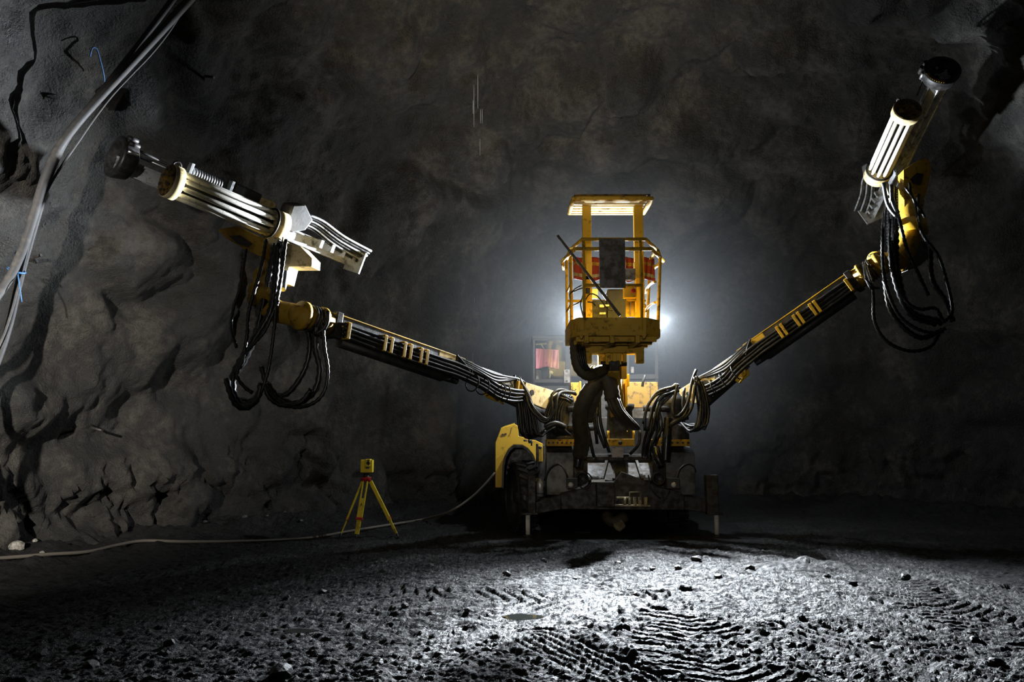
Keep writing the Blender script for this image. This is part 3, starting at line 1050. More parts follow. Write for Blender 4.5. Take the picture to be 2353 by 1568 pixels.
    for t in [0.965] + [c + dt for c in clamps for dt in (0.012, -0.012)]:
        mb = MB().box(at(t, 0.255, -0.085), (0.05, 0.016, 0.215), ax)
        mb.box(at(t, 0.20, 0.025), (0.05, 0.11, 0.016), ax)
        mb.box(at(t, 0.20, -0.19), (0.05, 0.11, 0.016), ax)
        mb.build('hose_clamp', YEL, B, 0.004)
    for t in bands:
        e = at(t, 0.22, -sag * 0.95 - 0.08)
        d = a
        mb = MB().torus(e, d, 0.135, 0.011, 20, 6)
        mb.build('hose_band', BLACK, B)
    for t in (te + 0.008, te + 0.03):
        mb = MB().box(at(t, 0.19, -sag * 0.5), (0.05, 0.05, 0.26), ax)
        mb.build('end_clamp', YEL, B, 0.004)
    hose([at(tf + 0.06, 0.2, 0.12), at(tf + 0.025, 0.22, 0.02), at(tf, 0.24, -0.08)], 0.014, B, STEEL, 'safety_chain', ribs=0.035, n=6)
    # knuckle at the far end: yellow rotation unit with its bolt ring
    MB().box(at(0.985, 0, -0.02), (0.10, 0.32, 0.34), ax).build('boom_end_plate', STEEL, B, 0.01)
    MB().lathe(at(1.0, 0, -0.02), a, [(0, 0.0), (0, 0.17), (0.08, 0.17), (0.09, 0.20), (0.13, 0.20), (0.14, 0.16), (0.36, 0.15), (0.38, 0.19), (0.45, 0.19), (0.47, 0.12), (0.55, 0.10), (0.55, 0)], 28).build('rotation_unit', YELD, B)
    mb = MB()
    for i in range(12):
        an = 2 * math.pi * i / 12
        q = at(1.0, 0, -0.02) + a * 0.135 + (s * math.cos(an) + u * math.sin(an)) * 0.178
        mb.cyl(q - a * 0.06, q + a * 0.012, 0.014, 6)
    mb.build('ring_bolts', BLACK, B)
    for i in range(3):
        mb = MB().torus(at(1.0, 0, -0.02) + a * (0.18 + 0.05 * i), a, 0.165, 0.018, 24, 8)
        mb.build('coiled_hose', HOSE, B)
    return B, at, (a, s, u)


LB, lat, lax = boom(P(1262, 915, 14.25), P(752, 742, 10.4), TOCAM, 0.16, 0.20, 0.48, (0.824, 0.75, 0.684), (0.46, 0.41, 0.33, 0.305))
RBm, rat, rax = boom(P(1578, 908, 14.25), P(1968, 640, 12.5), TOCAM, 0.15, 0.09, 0.39, (0.60, 0.695, 0.785), (0.30, 0.23, 0.17, 0.13))


# --- drill feeds -----------------------------------------------------------
def feed(F, R, side, up_hint, tip_len, tail_len, coil, chute, rr=0.20):
    D = part('drill_feed', ((F.x + R.x) / 2, (F.y + R.y) / 2, (F.z + R.z) / 2))
    a = (R - F).normalized()
    L = (R - F).length
    side = (side - a * side.dot(a)).normalized()
    u = a.cross(side)
    if u.dot(up_hint) < 0:
        u = -u
    ax = (a, side, u)

    def at(t, ds=0.0, du=0.0):
        return F + a * t + side * ds + u * du

    # carousel: end discs, collars and the rods between them
    MB().lathe(F, -a, [(-0.10, rr * 1.02), (0.0, rr * 1.02), (0.012, rr * 0.97), (0.012, rr * 0.42), (0.03, rr * 0.40), (0.03, rr * 0.2), (0.06, rr * 0.19), (0.065, 0)], 32).build('carousel_disc', DISC, D)
    mb = MB()
    for k in range(8):
        an = 2 * math.pi * k / 8 + 0.3
        q = F + (side * math.cos(an) + u * math.sin(an)) * rr * 0.72
        mb.cyl(q - a * 0.03, q, 0.018, 8)
    mb.build('disc_bolts', STEEL, D)
    MB().lathe(F, a, [(0.0, rr * 1.03), (0.005, rr * 1.07), (0.13, rr * 1.07), (0.135, rr * 0.98), (0.135, rr * 0.3)], 32).build('front_collar', CREAM, D)
    MB().lathe(R, a, [(-0.14, rr * 0.3), (-0.14, rr * 0.98), (-0.135, rr * 1.07), (0.06, rr * 1.07), (0.07, rr * 0.95), (0.08, rr * 0.6), (0.08, 0)], 32).build('rear_collar', CREAM, D)
    MB().torus(R - a * 0.135, a, rr * 1.03, 0.018, 32, 8).build('collar_seal', BLACK, D)
    MB().cyl(at(0.1), at(L - 0.1), rr * 0.42, 16).build('carousel_core', BLACK, D)
    nr = 10
    for k in range(nr):
        an = 2 * math.pi * k / nr + 0.2
        o = (side * math.cos(an) + u * math.sin(an)) * rr * 0.80
        q0, q1 = F + o + a * 0.12, R + o - a * 0.12
        mb = MB().tube([q0, q0 + a * 0.05, q0 + a * 0.06, q1 - a * 0.10, q1 - a * 0.09, q1], [0.024, 0.024, 0.031, 0.031, 0.024, 0.022], 12)
        mb.build('drill_rod', ROD, D)
    MB().torus(at(0.05, 0, rr * 1.05), side, 0.05, 0.014, 16, 6).build('lifting_eye', STEEL, D)
    # feed beam beside the carousel
    o = 0.40
    mb = MB().box(at((L + tail_len - tip_len) / 2, o, -0.03), (L + tail_len + tip_len, 0.16, 0.15), ax)
    for ds in (-0.085, 0.085):
        mb.box(at((L + tail_len - tip_len) / 2, o + ds, 0.055), (L + tail_len + tip_len, 0.05, 0.03), ax)
        mb.box(at((L + tail_len - tip_len) / 2, o + ds, -0.11), (L + tail_len + tip_len, 0.035, 0.02), ax)
    mb.build('feed_beam', ALU, D, 0.004)
    MB().cyl(at(-tip_len, o, 0.16), at(L * 0.95, o, 0.16), 0.022, 12).build('working_rod', CHROME, D)
    MB().tube([at(-tip_len, o - 0.13, 0.22), at(0.05, o - 0.1, 0.2)], 0.016, 8).build('guide_bar', STEEL, D)
    # dark dust hood / centralizer at the tip
    T = at(-tip_len, o, 0.05)
    mb = MB().lathe(T, -a, [(-0.18, 0.14), (-0.13, 0.235), (0.02, 0.265), (0.06, 0.265), (0.065, 0.19), (-0.02, 0.17), (-0.02, 0.0)], 30)
    mb.build('drill_hood', BLACK, D)
    mb = MB()
    for k in range(9 if coil == 2 else 0):
        an = math.radians(-60 - 8 * k - 60)
        q = T + (side * math.cos(an) + u * math.sin(an)) * 0.235
        mb.box(q - a * 0.055, (0.03, 0.03, 0.05), (a, side, u))
    if mb.v:
        mb.build('hood_teeth', YELD, D)
    for dx, dz, n in ((-0.20, 0.20, 0), (-0.10, 0.26, 0), (-0.24, 0.10, 1)):
        MB().tube([T + side * dx + u * dz - a * 0.03, T + side * dx + u * dz + a * 0.10], [0.035, 0.028], 10).build('hood_nozzle', CHROME if n else STEEL, D)
    # rock drill, springs and clamps on the cradle
    MB().box(at(L * 0.72, o - 0.05, 0.24), (0.42, 0.2, 0.2), ax).build('rock_drill', BLACK, D, 0.02)
    MB().box(at(L * 0.92, o - 0.05, 0.22), (0.26, 0.22, 0.18), ax).build('drill_cradle', CREAM, D, 0.03)
    mb = MB()
    pts = []
    for k in range(12 * 12 + 1):
        an = 2 * math.pi * k / 12
        pts.append(at(L * 0.22 + 0.036 * k / 12, o - 0.12, 0.24) + (side * math.cos(an) + u * math.sin(an)) * 0.055)
    mb.tube(pts, 0.013, 6)
    mb.build('coil_spring', CHROME, D)
    for t in (0.2, 0.56):
        MB().box(at(L * t, o - 0.14, 0.24), (0.04, 0.10, 0.20), ax).build('spring_bracket', ALU, D, 0.004)
    # hose guide head and its trailing hoses along the tail
    MB().prism([at(L + 0.12, o - 0.36, 0.0), at(L + 0.12, o - 0.36, 0.36), at(L + 0.30, o - 0.36, 0.44), at(L + 0.50, o - 0.36, 0.28), at(L + 0.44, o - 0.36, 0.10), at(L + 0.26, o - 0.36, 0.0)], side * 0.3).build('hose_guide', GREY, D, 0.02)
    for k in range(6):
        ds = o - 0.30 + 0.03 * k
        hose([at(L + 0.42, ds, 0.33 - 0.035 * k), at(L + 0.3 + tail_len * 0.25, ds, 0.33 - 0.035 * k), at(L + tail_len * 0.7, ds + 0.01, 0.25 - 0.04 * k), at(L + tail_len + 0.06, ds, 0.21 - 0.045 * k)], 0.019, D, ALU if k in (0, 2, 4) else HOSE)
    for k in range(4):
        MB().box(at(L + tail_len * (0.55 + 0.13 * k), o - 0.12, 0.02), (0.05, 0.12, 0.12), ax).build('hose_saddle', ALU, D)
    MB().box(at(L + tail_len, o - 0.08, -0.02), (0.025, 0.42, 0.34), ax).build('tail_plate', ALU, D)
    return D, at, ax


LF, lfat, lfx = feed(P(384, 414, 9.5), P(640, 521, 10.75), V((0.10, 1, 0.06)), Z, 0.46, 1.62, 1, 1)
RF, rfat, rfx = feed(P(2086, 251, 12.0), P(2016, 402, 13.6), V((1, 0.15, 0.35)), V((-0.5, -1, 0.2)), 0.55, 1.4, 2, 1, 0.205)

# --- left knuckle and cradle ----------------------------------------------
K = part('boom_knuckle', P(625, 650, 10.3))
MB().lathe(P(598, 695, 10.25), P(622, 608, 10.5) - P(598, 695, 10.25), [(0, 0), (0, 0.17), (0.12, 0.17), (0.13, 0.19), (0.2, 0.19), (0.21, 0.16), (0.36, 0.16), (0.37, 0.18), (0.44, 0.18), (0.46, 0.13), (0.62, 0.12), (0.62, 0)], 28).build('tilt_unit', YELD, K)
mb = MB().prism([P(x, y, 10.3) for x, y in ((583, 690), (618, 690), (612, 722), (600, 732), (586, 728))], V((0, 0.25, 0)))
mb.build('tilt_bracket', PLATE, K, 0.01)
mb = MB().tube(spline([P(612, 700, 10.2), P(635, 715, 10.25), P(668, 722, 10.3), P(700, 730, 10.35)], 0.05), [0.16] * 100 if False else 0.15, 16)
mb.build('knuckle_joint', YELD, K)
mb = MB().prism([P(x, y, 10.45) for x, y in ((614, 545), (640, 545), (652, 556), (690, 566), (717, 594), (716, 613), (664, 613), (655, 650), (640, 650), (634, 600), (618, 588))], V((0.05, 0.28, 0)))
mb.build('cradle_bracket', CREAM, K, 0.01)
mb = MB().prism([P(x, y, 10.35) for x, y in ((498, 527), (545, 519), (600, 545), (612, 560), (600, 590), (560, 572), (520, 548))], V((0.06, 0.3, 0)))
mb.build('cradle_plate', YELD, K, 0.01)
mb = MB().prism([P(x, y, 10.33) for x, y in ((527, 543), (552, 541), (580, 560), (570, 568), (545, 560))], V((0.002, -0.01, 0)))
mb.build('cradle_opening', BLACK, K)
mb = MB().tube([P(655, 626, 10.4), P(652, 650, 10.35), P(648, 665, 10.3)], [0.06, 0.05, 0.05], 10)
mb.build('link_cylinder', WHITE, K)
MB().beam(P(643, 552, 10.4), P(627, 640, 10.3), 0.03, 0.05).build('hose_hanger', STEEL, K)

# --- right knuckle and cradle ---------------------------------------------
K2 = part('boom_knuckle', P(2090, 560, 12.4))
MB().lathe(P(2010, 607, 12.45), P(2090, 595, 12.6) - P(2010, 607, 12.45), [(0, 0), (0, 0.2), (0.1, 0.2), (0.12, 0.16), (0.4, 0.16), (0.42, 0.19), (0.5, 0.19), (0.5, 0)], 28).build('tilt_unit', YELD, K2)
mb = MB()
for i in range(9):
    an = 2 * math.pi * i / 9
    c = P(2008, 606, 12.42)
    mb.cyl(c + V((0, -0.03, 0)) + V((math.cos(an) * 0.06 - 0.02, -0.01, math.sin(an) * 0.15)), c + V((math.cos(an) * 0.06 - 0.02, 0.05, math.sin(an) * 0.15)), 0.018, 6)
mb.build('ring_bolts', BLACK, K2)
mb = MB().prism([P(x, y, 12.6) for x, y in ((2076, 390), (2110, 368), (2133, 362), (2141, 385), (2130, 440), (2118, 470), (2098, 462), (2078, 480))], V((0.05, 0.3, 0)))
mb.build('cradle_plate', YELD, K2, 0.012)
mb = MB().prism([P(x, y, 12.59) for x, y in ((2091, 412), (2106, 398), (2122, 400), (2116, 424), (2098, 422))], V((0.0, -0.01, 0)))
mb.build('cradle_opening', BLACK, K2)
mb = MB().tube(spline([P(2098, 460, 12.75), P(2092, 500, 12.65), P(2098, 530, 12.6), P(2080, 575, 12.55), P(2062, 600, 12.5)], 0.05), 0.17, 16)
mb.build('knuckle_joint', YELD, K2)
MB().lathe(P(2096, 512, 12.6), P(2098, 538, 12.55) - P(2096, 512, 12.6), [(0, 0), (0, 0.22), (0.2, 0.22), (0.2, 0)], 24).build('joint_ring', YEL, K2)
mb = MB().prism([P(x, y, 12.45) for x, y in ((2086, 580), (2112, 552), (2136, 556), (2140, 588), (2116, 610), (2086, 622))], V((0, 0.25, 0)))
mb.build('tilt_bracket', PLATE, K2, 0.012)
MB().beam(P(2032, 420, 12.5), P(2068, 520, 12.5), 0.12, 0.06).build('cradle_bracket', CREAM, K2, 0.006)

# --- hoses hanging from the feeds -----------------------------------------
HL = part('hanging_hoses', P(600, 800, 10.2))
YH = 10.0
for q, r, rb in (
        ([(657, 550, YH), (647, 628, YH), (635, 701, YH), (629, 768, YH), (617, 848, YH), (596, 910, YH), (577, 934, YH + .1), (555, 938, YH + .2)], 0.024, 0.05),
        ([(566, 572, YH), (553, 655, YH), (537, 706, YH), (531, 754, YH), (544, 800, YH)], 0.02, 0.04),
        ([(612, 550, YH), (600, 615, YH), (572, 714, YH), (568, 768, YH), (558, 824, YH), (544, 862, YH), (560, 888, YH), (580, 903, YH)], 0.024, 0.05),
        ([(640, 690, YH), (612, 754, YH), (592, 781, YH), (560, 816, YH), (540, 860, YH)], 0.022, 0.05),
        ([(741, 742, YH), (746, 802, YH), (753, 848, YH), (748, 893, YH), (726, 923, YH), (690, 936, YH), (651, 930, YH), (625, 907, YH), (606, 882, YH)], 0.024, 0.05),
        ([(520, 870, YH), (530, 905, YH), (545, 932, YH), (570, 936, YH), (592, 914, YH), (600, 880, YH)], 0.04, 0.06),
        ([(640, 560, YH + .1), (632, 640, YH + .1), (622, 715, YH + .1), (585, 780, YH + .1), (540, 855, YH + .1), (536, 905, YH + .1), (560, 932, YH + .1), (592, 915, YH + .1)], 0.05, 0.07),
        ([(632, 560, YH + .2), (615, 650, YH + .2), (590, 760, YH + .2), (560, 830, YH + .2), (530, 880, YH + .2), (538, 915, YH + .2), (570, 925, YH + .2)], 0.045, 0.07),
        ([(726, 745, YH + .15), (725, 800, YH + .15), (735, 850, YH + .15), (722, 900, YH + .15), (680, 928, YH + .15), (640, 915, YH + .15), (612, 880, YH + .15)], 0.04, 0.07),
        ([(648, 560, YH + .05), (646, 640, YH + .05), (637, 690, YH + .05), (630, 720, YH + .05)], 0.022, 0.05),
        ([(607, 885, YH), (620, 915, YH), (650, 932, YH), (690, 925, YH), (715, 895, YH)], 0.03, 0.05),
        ([(700, 735, YH + .2), (712, 790, YH + .2), (700, 850, YH + .2), (660, 905, YH + .2), (620, 900, YH + .2), (600, 840, YH + .2)], 0.035, 0.07)):
    hose(M(q), r, HL, WRAP, 'spiral_wrapped_hose', ribs=rb * 1.4)
hose(M([(752, 715, YH), (753, 735, YH), (745, 755, YH), (722, 770, YH)]), 0.03, HL, HOSE)
hose(M([(650, 545, YH - .05), (645, 580, YH - .05), (638, 600, YH - .05), (640, 570, YH - .05)]), 0.008, HL, HOSE, 'wire')
HR = part('hanging_hoses', P(2080, 660, 12.3))
YH = 11.75
for q, r, rb in (
        ([(2041, 430, YH + 1.1), (2030, 515, YH), (2028, 595, YH), (2037, 661, YH), (2065, 723, YH), (2108, 756, YH), (2150, 765, YH), (2172, 755, YH)], 0.026, 0.05),
        ([(2046, 430, YH + 1.1), (2065, 500, YH), (2084, 572, YH), (2108, 624, YH), (2134, 680, YH)], 0.026, 0.05),
        ([(2110, 440, YH + 1.0), (2112, 510, YH), (2126, 548, YH), (2155, 586, YH), (2174, 642, YH), (2188, 713, YH), (2169, 741, YH)], 0.026, 0.05),
        ([(1990, 612, YH + .5), (2006, 666, YH), (2009, 737, YH), (2037, 784, YH), (2089, 807, YH), (2136, 798, YH), (2160, 765, YH)], 0.026, 0.05),
        ([(2065, 666, YH), (2089, 699, YH), (2117, 711, YH), (2150, 709, YH), (2168, 740, YH)], 0.026, 0.05),
        ([(2051, 430, YH + 1.2), (2056, 525, YH + .15), (2060, 619, YH + .15), (2089, 713, YH + .15), (2164, 741, YH + .15)], 0.055, 0.07),
        ([(2046, 450, YH + 1.1), (2046, 560, YH + .1), (2056, 640, YH + .1), (2090, 720, YH + .1), (2150, 745, YH + .1)], 0.045, 0.07),
        ([(2046, 500, YH - .03), (2044, 560, YH - .03), (2048, 620, YH - .03)], 0.02, 0.04),
        ([(2138, 560, YH + .1), (2142, 640, YH + .1), (2172, 690, YH + .1), (2190, 740, YH + .1)], 0.04, 0.06),
        ([(2032, 640, YH + .1), (2050, 720, YH + .1), (2110, 775, YH + .1), (2165, 760, YH + .1)], 0.04, 0.06)):
    hose(M(q), r, HR, WRAP, 'spiral_wrapped_hose', ribs=rb * 1.4)
for q in ([(1985, 605, YH + .4), (1990, 640, YH + .1), (2002, 665, YH)], [(1988, 640, YH), (2006, 660, YH), (2020, 662, YH)], [(2168, 742, YH), (2160, 725, YH), (2152, 712, YH)],
          [(2080, 430, YH + .2), (2100, 460, YH + .2), (2108, 500, YH + .2)], [(2090, 420, YH + .2), (2095, 450, YH + .2), (2115, 480, YH + .2), (2125, 500, YH + .2)]):
    hose(M(q), 0.02, HR)
for q in ([(2030, 420, YH - .1), (2040, 470, YH - .1), (2062, 500, YH - .1)], [(2048, 425, YH - .1), (2050, 460, YH - .1), (2064, 490, YH - .1)]):
    hose(M(q), 0.03, HR, ALU, 'fitting_pipe')

# --- hose bundles between the booms and the frame -------------------------
HB = part('boom_hose_bundle', P(1240, 940, 13.7))
for k in range(18):
    o = k % 9
    yy = 13.35 + 0.07 * (k // 9)
    hose([P(x_ + random.uniform(-2.5, 2.5), y_ + random.uniform(-4, 4), z_ + random.uniform(-.04, .04)) for x_, y_, z_ in [(1181 + o * 1.6, 866 + o * 1.5, yy), (1187 + o * 3.2, 905, yy), (1191 + o * 4.4, 950, yy), (1197 + o * 5.2, 990 + (o % 3) * 5, yy), (1216 + o * 5, 1004 - o * 1.5, yy + .1),
            (1246 + o * 4, 996 - o * 2, yy + .25), (1268 + o * 3, 985, yy + .45)]], 0.022, HB)
for q in ([(1190, 866, 13.4), (1203, 890, 13.35), (1212, 925, 13.3), (1228, 952, 13.3), (1258, 966, 13.3), (1270, 952, 13.3), (1268, 925, 13.35), (1268, 908, 13.4), (1282, 897, 13.5), (1300, 898, 13.6), (1324, 907, 13.7)],
          [(1193, 868, 13.4), (1209, 900, 13.35), (1226, 938, 13.3), (1256, 964, 13.3), (1275, 945, 13.3), (1280, 915, 13.35), (1290, 902, 13.5), (1322, 903, 13.65)],
          [(1222, 930, 13.3), (1236, 960, 13.3), (1250, 970, 13.3), (1262, 966, 13.3)],
          [(1284, 905, 13.5), (1298, 912, 13.5), (1316, 922, 13.6)], [(1280, 912, 13.5), (1300, 918, 13.5), (1312, 926, 13.6)]):
    hose(M(q), 0.026, HB)
for k in range(7):
    hose(M([(1284 + k * 5, 905 + k, 13.7), (1264 + k * 5, 925 + k, 13.65), (1252 + k * 6, 960, 13.6), (1258 + k * 6, 985, 13.6), (1280 + k * 5, 1000, 13.7)]), 0.024, HB)
MB().tube(spline(M([(1252, 985, 13.4), (1275, 974, 13.4), (1298, 982, 13.45)]), 0.05), 0.05, 10).build('hose_sleeve', BLACK, HB)
HB2 = part('boom_hose_bundle', P(1560, 940, 13.7))
for k in range(14):
    o = k % 7
    yy = 13.45 + 0.07 * (k // 7)
    hose([P(x_ + random.uniform(-3, 3), y_ + random.uniform(-5, 5), z_ + random.uniform(-.04, .04)) for x_, y_, z_ in [(1598 + o * 2.0, 866 + o * 2, yy), (1602 + o * 3, 905, yy), (1604 + o * 4, 945, yy), (1600 + o * 3.6, 975 + (o % 3) * 4, yy), (1585 + o * 2.5, 988 - o * 1.5, yy + .1), (1562 + o * 2, 976, yy + .3)]], 0.021, HB2)
for q in ([(1600, 850, 13.5), (1590, 878, 13.45), (1582, 920, 13.4), (1568, 948, 13.4), (1550, 958, 13.4), (1547, 930, 13.4), (1556, 885, 13.4), (1545, 890, 13.45), (1510, 902, 13.5), (1488, 935, 13.5), (1478, 975, 13.5)],
          [(1560, 884, 13.45), (1540, 897, 13.5), (1505, 910, 13.5), (1484, 945, 13.5), (1482, 990, 13.5)],
          [(1573, 892, 13.5), (1569, 930, 13.45), (1573, 955, 13.45)], [(1598, 880, 13.4), (1590, 935, 13.4), (1574, 960, 13.4), (1545, 975, 13.4)],
          [(1580, 905, 13.45), (1580, 940, 13.4), (1568, 962, 13.4)]):
    hose(M(q), 0.026, HB2)
for k in range(9):
    hose([P(x_ + random.uniform(-4, 4), y_ + random.uniform(-4, 4), z_ + random.uniform(-.08, .08)) for x_, y_, z_ in [(1562 - k * 3, 890 + k * 3, 13.7), (1527 - k, 902 + k * 4, 13.65), (1500 + k * 2, 935 + k * 3, 13.6), (1488 + k * 4, 985, 13.6), (1476 + k * 4, 1030, 13.7), (1474 + k * 4, 1050, 13.9)]], 0.022, HB2)
MB().tube(spline(M([(1540, 978, 13.4), (1558, 966, 13.4), (1580, 960, 13.45)]), 0.05), 0.04, 10).build('hose_sleeve', BLACK, HB2)
for q, r in (([(1333, 1020, 13.6), (1330, 1050, 13.5), (1326, 1075, 13.5)], 0.07), ([(1507, 1030, 13.6), (1511, 1052, 13.5), (1520, 1070, 13.5)], 0.07), ([(1536, 960, 13.6), (1532, 1010, 13.55), (1529, 1060, 13.55)], 0.075)):
    hose(M(q), r, HB2 if q[0][0] > 1400 else HB, WRAP, 'ribbed_hose', ribs=0.045, n=14, amp=0.07)
for q in ([(1345, 960, 13.5), (1352, 990, 13.5), (1362, 1040, 13.6), (1366, 1052, 13.7)], [(1372, 930, 13.6), (1372, 980, 13.55), (1390, 1030, 13.6)], [(1378, 900, 13.6), (1380, 970, 13.6), (1400, 1040, 13.7)],
          [(1470, 990, 13.6), (1468, 1020, 13.6), (1448, 1044, 13.7)], [(1358, 920, 13.6), (1366, 970, 13.5), (1372, 1020, 13.6)]):
    hose(M(q), 0.028, HB)

# --- basket boom -----------------------------------------------------------
BB = part('basket_boom', P(1410, 940, 13.6))
slab(1398, 1009, 1458, 1026, 13.9, 0.6, YELD, 'pedestal', BB, 0.01)
MB().lathe(P(1425, 1018, 13.88), TOCAM, [(0, 0.035), (0.02, 0.035), (0.02, 0)], 14).build('pedestal_pin', STEEL, BB)
for x0 in (1398, 1440, 1456):
    MB().cyl(P(x0, 1008, 14.0), P(x0, 990, 14.0), 0.022, 10).build('stud', YEL, BB)
MB().lathe(P(1425, 1010, 14.2), Z, [(0, 0.25), (0.5, 0.22), (0.55, 0.26), (0.62, 0.26), (0.62, 0)], 24).build('pedestal_column', STEEL, BB)
MB().beam(P(1422, 950, 14.2), P(1404, 838, 12.5), 0.26, 0.28).build('boom_arm', YELD, BB, 0.015)
for x0, y0, x1, y1, Y in ((1437, 866, 1441, 935, 13.2), (1428, 812, 1440, 870, 12.6), (1376, 812, 1390, 848, 12.6)):
    slab(x0, y0, x1, y1, Y, 0.2, YEL, 'side_plate', BB, 0.006)
slab(1392, 810, 1428, 838, 12.45, 0.3, YEL, 'head_block', BB, 0.01)
slab(1400, 829, 1424, 852, 12.4, 0.2, STEEL, 'valve_block', BB, 0.01)
slab(1440, 860, 1446, 888, 13.3, 0.2, YEL, 'side_plate', BB, 0.006)
for x0 in (1396, 1408, 1432):
    slab(x0, 812, x0 + 8, 832, 12.4, 0.06, YEL, 'lug', BB, 0.004)
MB().cyl(P(1380, 836, 12.5), P(1440, 836, 12.5), 0.04, 12).build('head_pin', STEEL, BB)
# big mud-caked hose bundles
hose(M([(1322, 788, 12.2), (1323, 815, 12.1), (1330, 845, 12.1), (1350, 862, 12.15), (1376, 854, 12.3), (1392, 848, 12.6)]), 0.085, BB, MUDHOSE, 'hose_bundle', ribs=0.07, n=18, amp=0.05)
for k in range(4):
    hose(M([(1326 + k * 5, 788, 12.1), (1328 + k * 5, 812, 12.0), (1334 + k * 4, 836, 12.0), (1346 + k * 3, 852 - k, 12.05)]), 0.018, BB, HOSE)
hose(M([(1388, 858, 12.7), (1370, 880, 12.8), (1348, 910, 12.8), (1334, 945, 12.9), (1334, 985, 13.1), (1338, 1015, 13.3), (1332, 1045, 13.5)]), 0.13, BB, MUDHOSE, 'hose_bundle', ribs=0.09, n=18, amp=0.05)
hose(M([(1376, 880, 12.9), (1368, 910, 12.9), (1356, 940, 13.0), (1350, 965, 13.1)]), 0.10, BB, MUDHOSE, 'hose_bundle', ribs=0.09, n=18, amp=0.05)
hose(M([(1392, 858, 12.7), (1403, 890, 12.7), (1408, 920, 12.7)]), 0.125, BB, MUDHOSE, 'hose_bundle', ribs=0.08, n=18, amp=0.05)
for k in range(7):
    an = k / 7 * 2 * math.pi
    dx, dy = 11 * math.cos(an), 0.09 * math.sin(an)
    hose(M([(1408 + dx, 916, 12.68 + dy), (1418 + dx, 942, 12.65 + dy), (1438 + dx, 966, 12.8 + dy), (1452 + dx * .8, 978, 13.0 + dy), (1460 + dx * .5, 984, 13.3)]), 0.042, BB, MUDHOSE, 'hose')
for k in range(3):
    hose(M([(1346 + k * 3, 875, 12.9), (1344 + k * 6, 858, 12.9), (1362 + k * 6, 842, 12.9)]), 0.014, BB, HOSE)

# --- work basket -----------------------------------------------------------
WB = part('work_basket', P(1410, 780, 12.1))
YF, YB = 11.5, 12.9


def plane_z(px, py, z, Yd=None):
    d = ray(px, py)
    return V((0, 0, EYE)) + d * ((z - EYE) / d.z)


zp0, zp1 = P(1400, 768, YF).z, P(1400, 730, YF).z
fl, fr = P(1330, 768, YF), P(1485, 768, YF)
sl, sr = P(1308, 755, 11.95), P(1513, 755, 11.95)
out = [V((fl.x, YF, 0)), V((fr.x, YF, 0)), V((sr.x, 11.8, 0)), V((sr.x, YB, 0)), V((sl.x, YB, 0)), V((sl.x, 11.8, 0))]
cxm = (fl.x + fr.x) / 2


def inset(p, k):
    return V((cxm + (p.x - cxm) * k, 12.2 + (p.y - 12.2) * k, 0))


# floor pan: upright skirt and underside
mb = MB()
for i in range(6):
    p, q = out[i], out[(i + 1) % 6]
    pi, qi = inset(p, 0.955), inset(q, 0.955)
    for A, B, Ai, Bi in ((p, q, pi, qi),):
        b = len(mb.v)
        for w in (A, B, Bi, Ai):
            mb.v.append(V((w.x, w.y, zp0)))
        for w in (A, B, Bi, Ai):
            mb.v.append(V((w.x, w.y, zp1)))
        mb.face([b, b + 1, b + 5, b + 4])
        mb.face([b + 3, b + 2, b + 6, b + 7])
        mb.face([b + 4, b + 5, b + 6, b + 7])
        mb.face([b, b + 1, b + 2, b + 3])
        mb.face([b, b + 3, b + 7, b + 4])
        mb.face([b + 1, b + 2, b + 6, b + 5])
mb.build('kick_plate', YELD, WB)
mb = MB().prism([V((inset(p, 0.99).x, inset(p, 0.99).y, zp0 - 0.02)) for p in out], V((0, 0, 0.04)))
mb.build('floor_pan', YELD, WB)
mb = MB()
for y in (11.7, 12.1, 12.5, 12.85):
    mb.bb((sl.x + 0.08, y - 0.03, zp0 - 0.09), (sr.x - 0.08, y + 0.03, zp0 - 0.02))
for f in (0.12, 0.5, 0.88):
    x = fl.x + (fr.x - fl.x) * f
    mb.bb((x - 0.03, 11.55, zp0 - 0.12), (x + 0.03, 12.85, zp0 - 0.02))
mb.build('floor_joists', YELD, WB)
for x0 in (1336, 1480):
    mb = MB().prism([P(x, y, YF - 0.01) for x, y in ((x0 - 6, 766), (x0 + 6, 766), (x0 + 2, 778), (x0 - 2, 778))], V((0, 0.05, 0)))
    mb.build('gusset', YELD, WB)
slab(1340, 793, 1480, 811, 12.35, 0.35, YELD, 'carrier_beam', WB, 0.01)
for x0, x1 in ((1343, 1360), (1462, 1480)):
    slab(x0, 809, x1, 835, 12.35, 0.12, YELD, 'carrier_leg', WB, 0.008)
# canopy posts and canopy
YP = 11.85
for x0, x1 in ((1341, 1358), (1461, 1477)):
    a, b = P(x0, 728, YP), P(x1, 455, YP)
    MB().bb((a.x, YP, zp0), (b.x, YP + 0.09, P(1400, 462, 11.6).z)).build('canopy_post', YEL, WB, 0.008)
zc = P(1400, 456, 11.55).z
zt = P(1400, 448, 11.55).z
xl, xr = P(1317, 456, 11.55).x, P(1499, 456, 11.55).x
mb = MB().tube(spline([(xl, 12.35, zc), (xl, 11.8, zc), (xl + 0.02, 11.62, zc), (xl + 0.1, 11.55, zc), (xr - 0.1, 11.55, zc), (xr - 0.02, 11.62, zc), (xr, 11.8, zc), (xr, 12.35, zc)], 0.05), 0.035, 10)
mb.bb((xl, 12.30, zc - 0.03), (xr, 12.36, zc + 0.03))
mb.build('canopy_frame', YELD, WB)
mb = MB().bb((xl + 0.02, 11.58, zc + 0.055), (xr - 0.02, 12.36, zc + 0.075))
mb.build('canopy_sheet', coat('rusty_canopy_sheet', (0.16, 0.09, 0.02), 0.7, amount=0.4), WB)
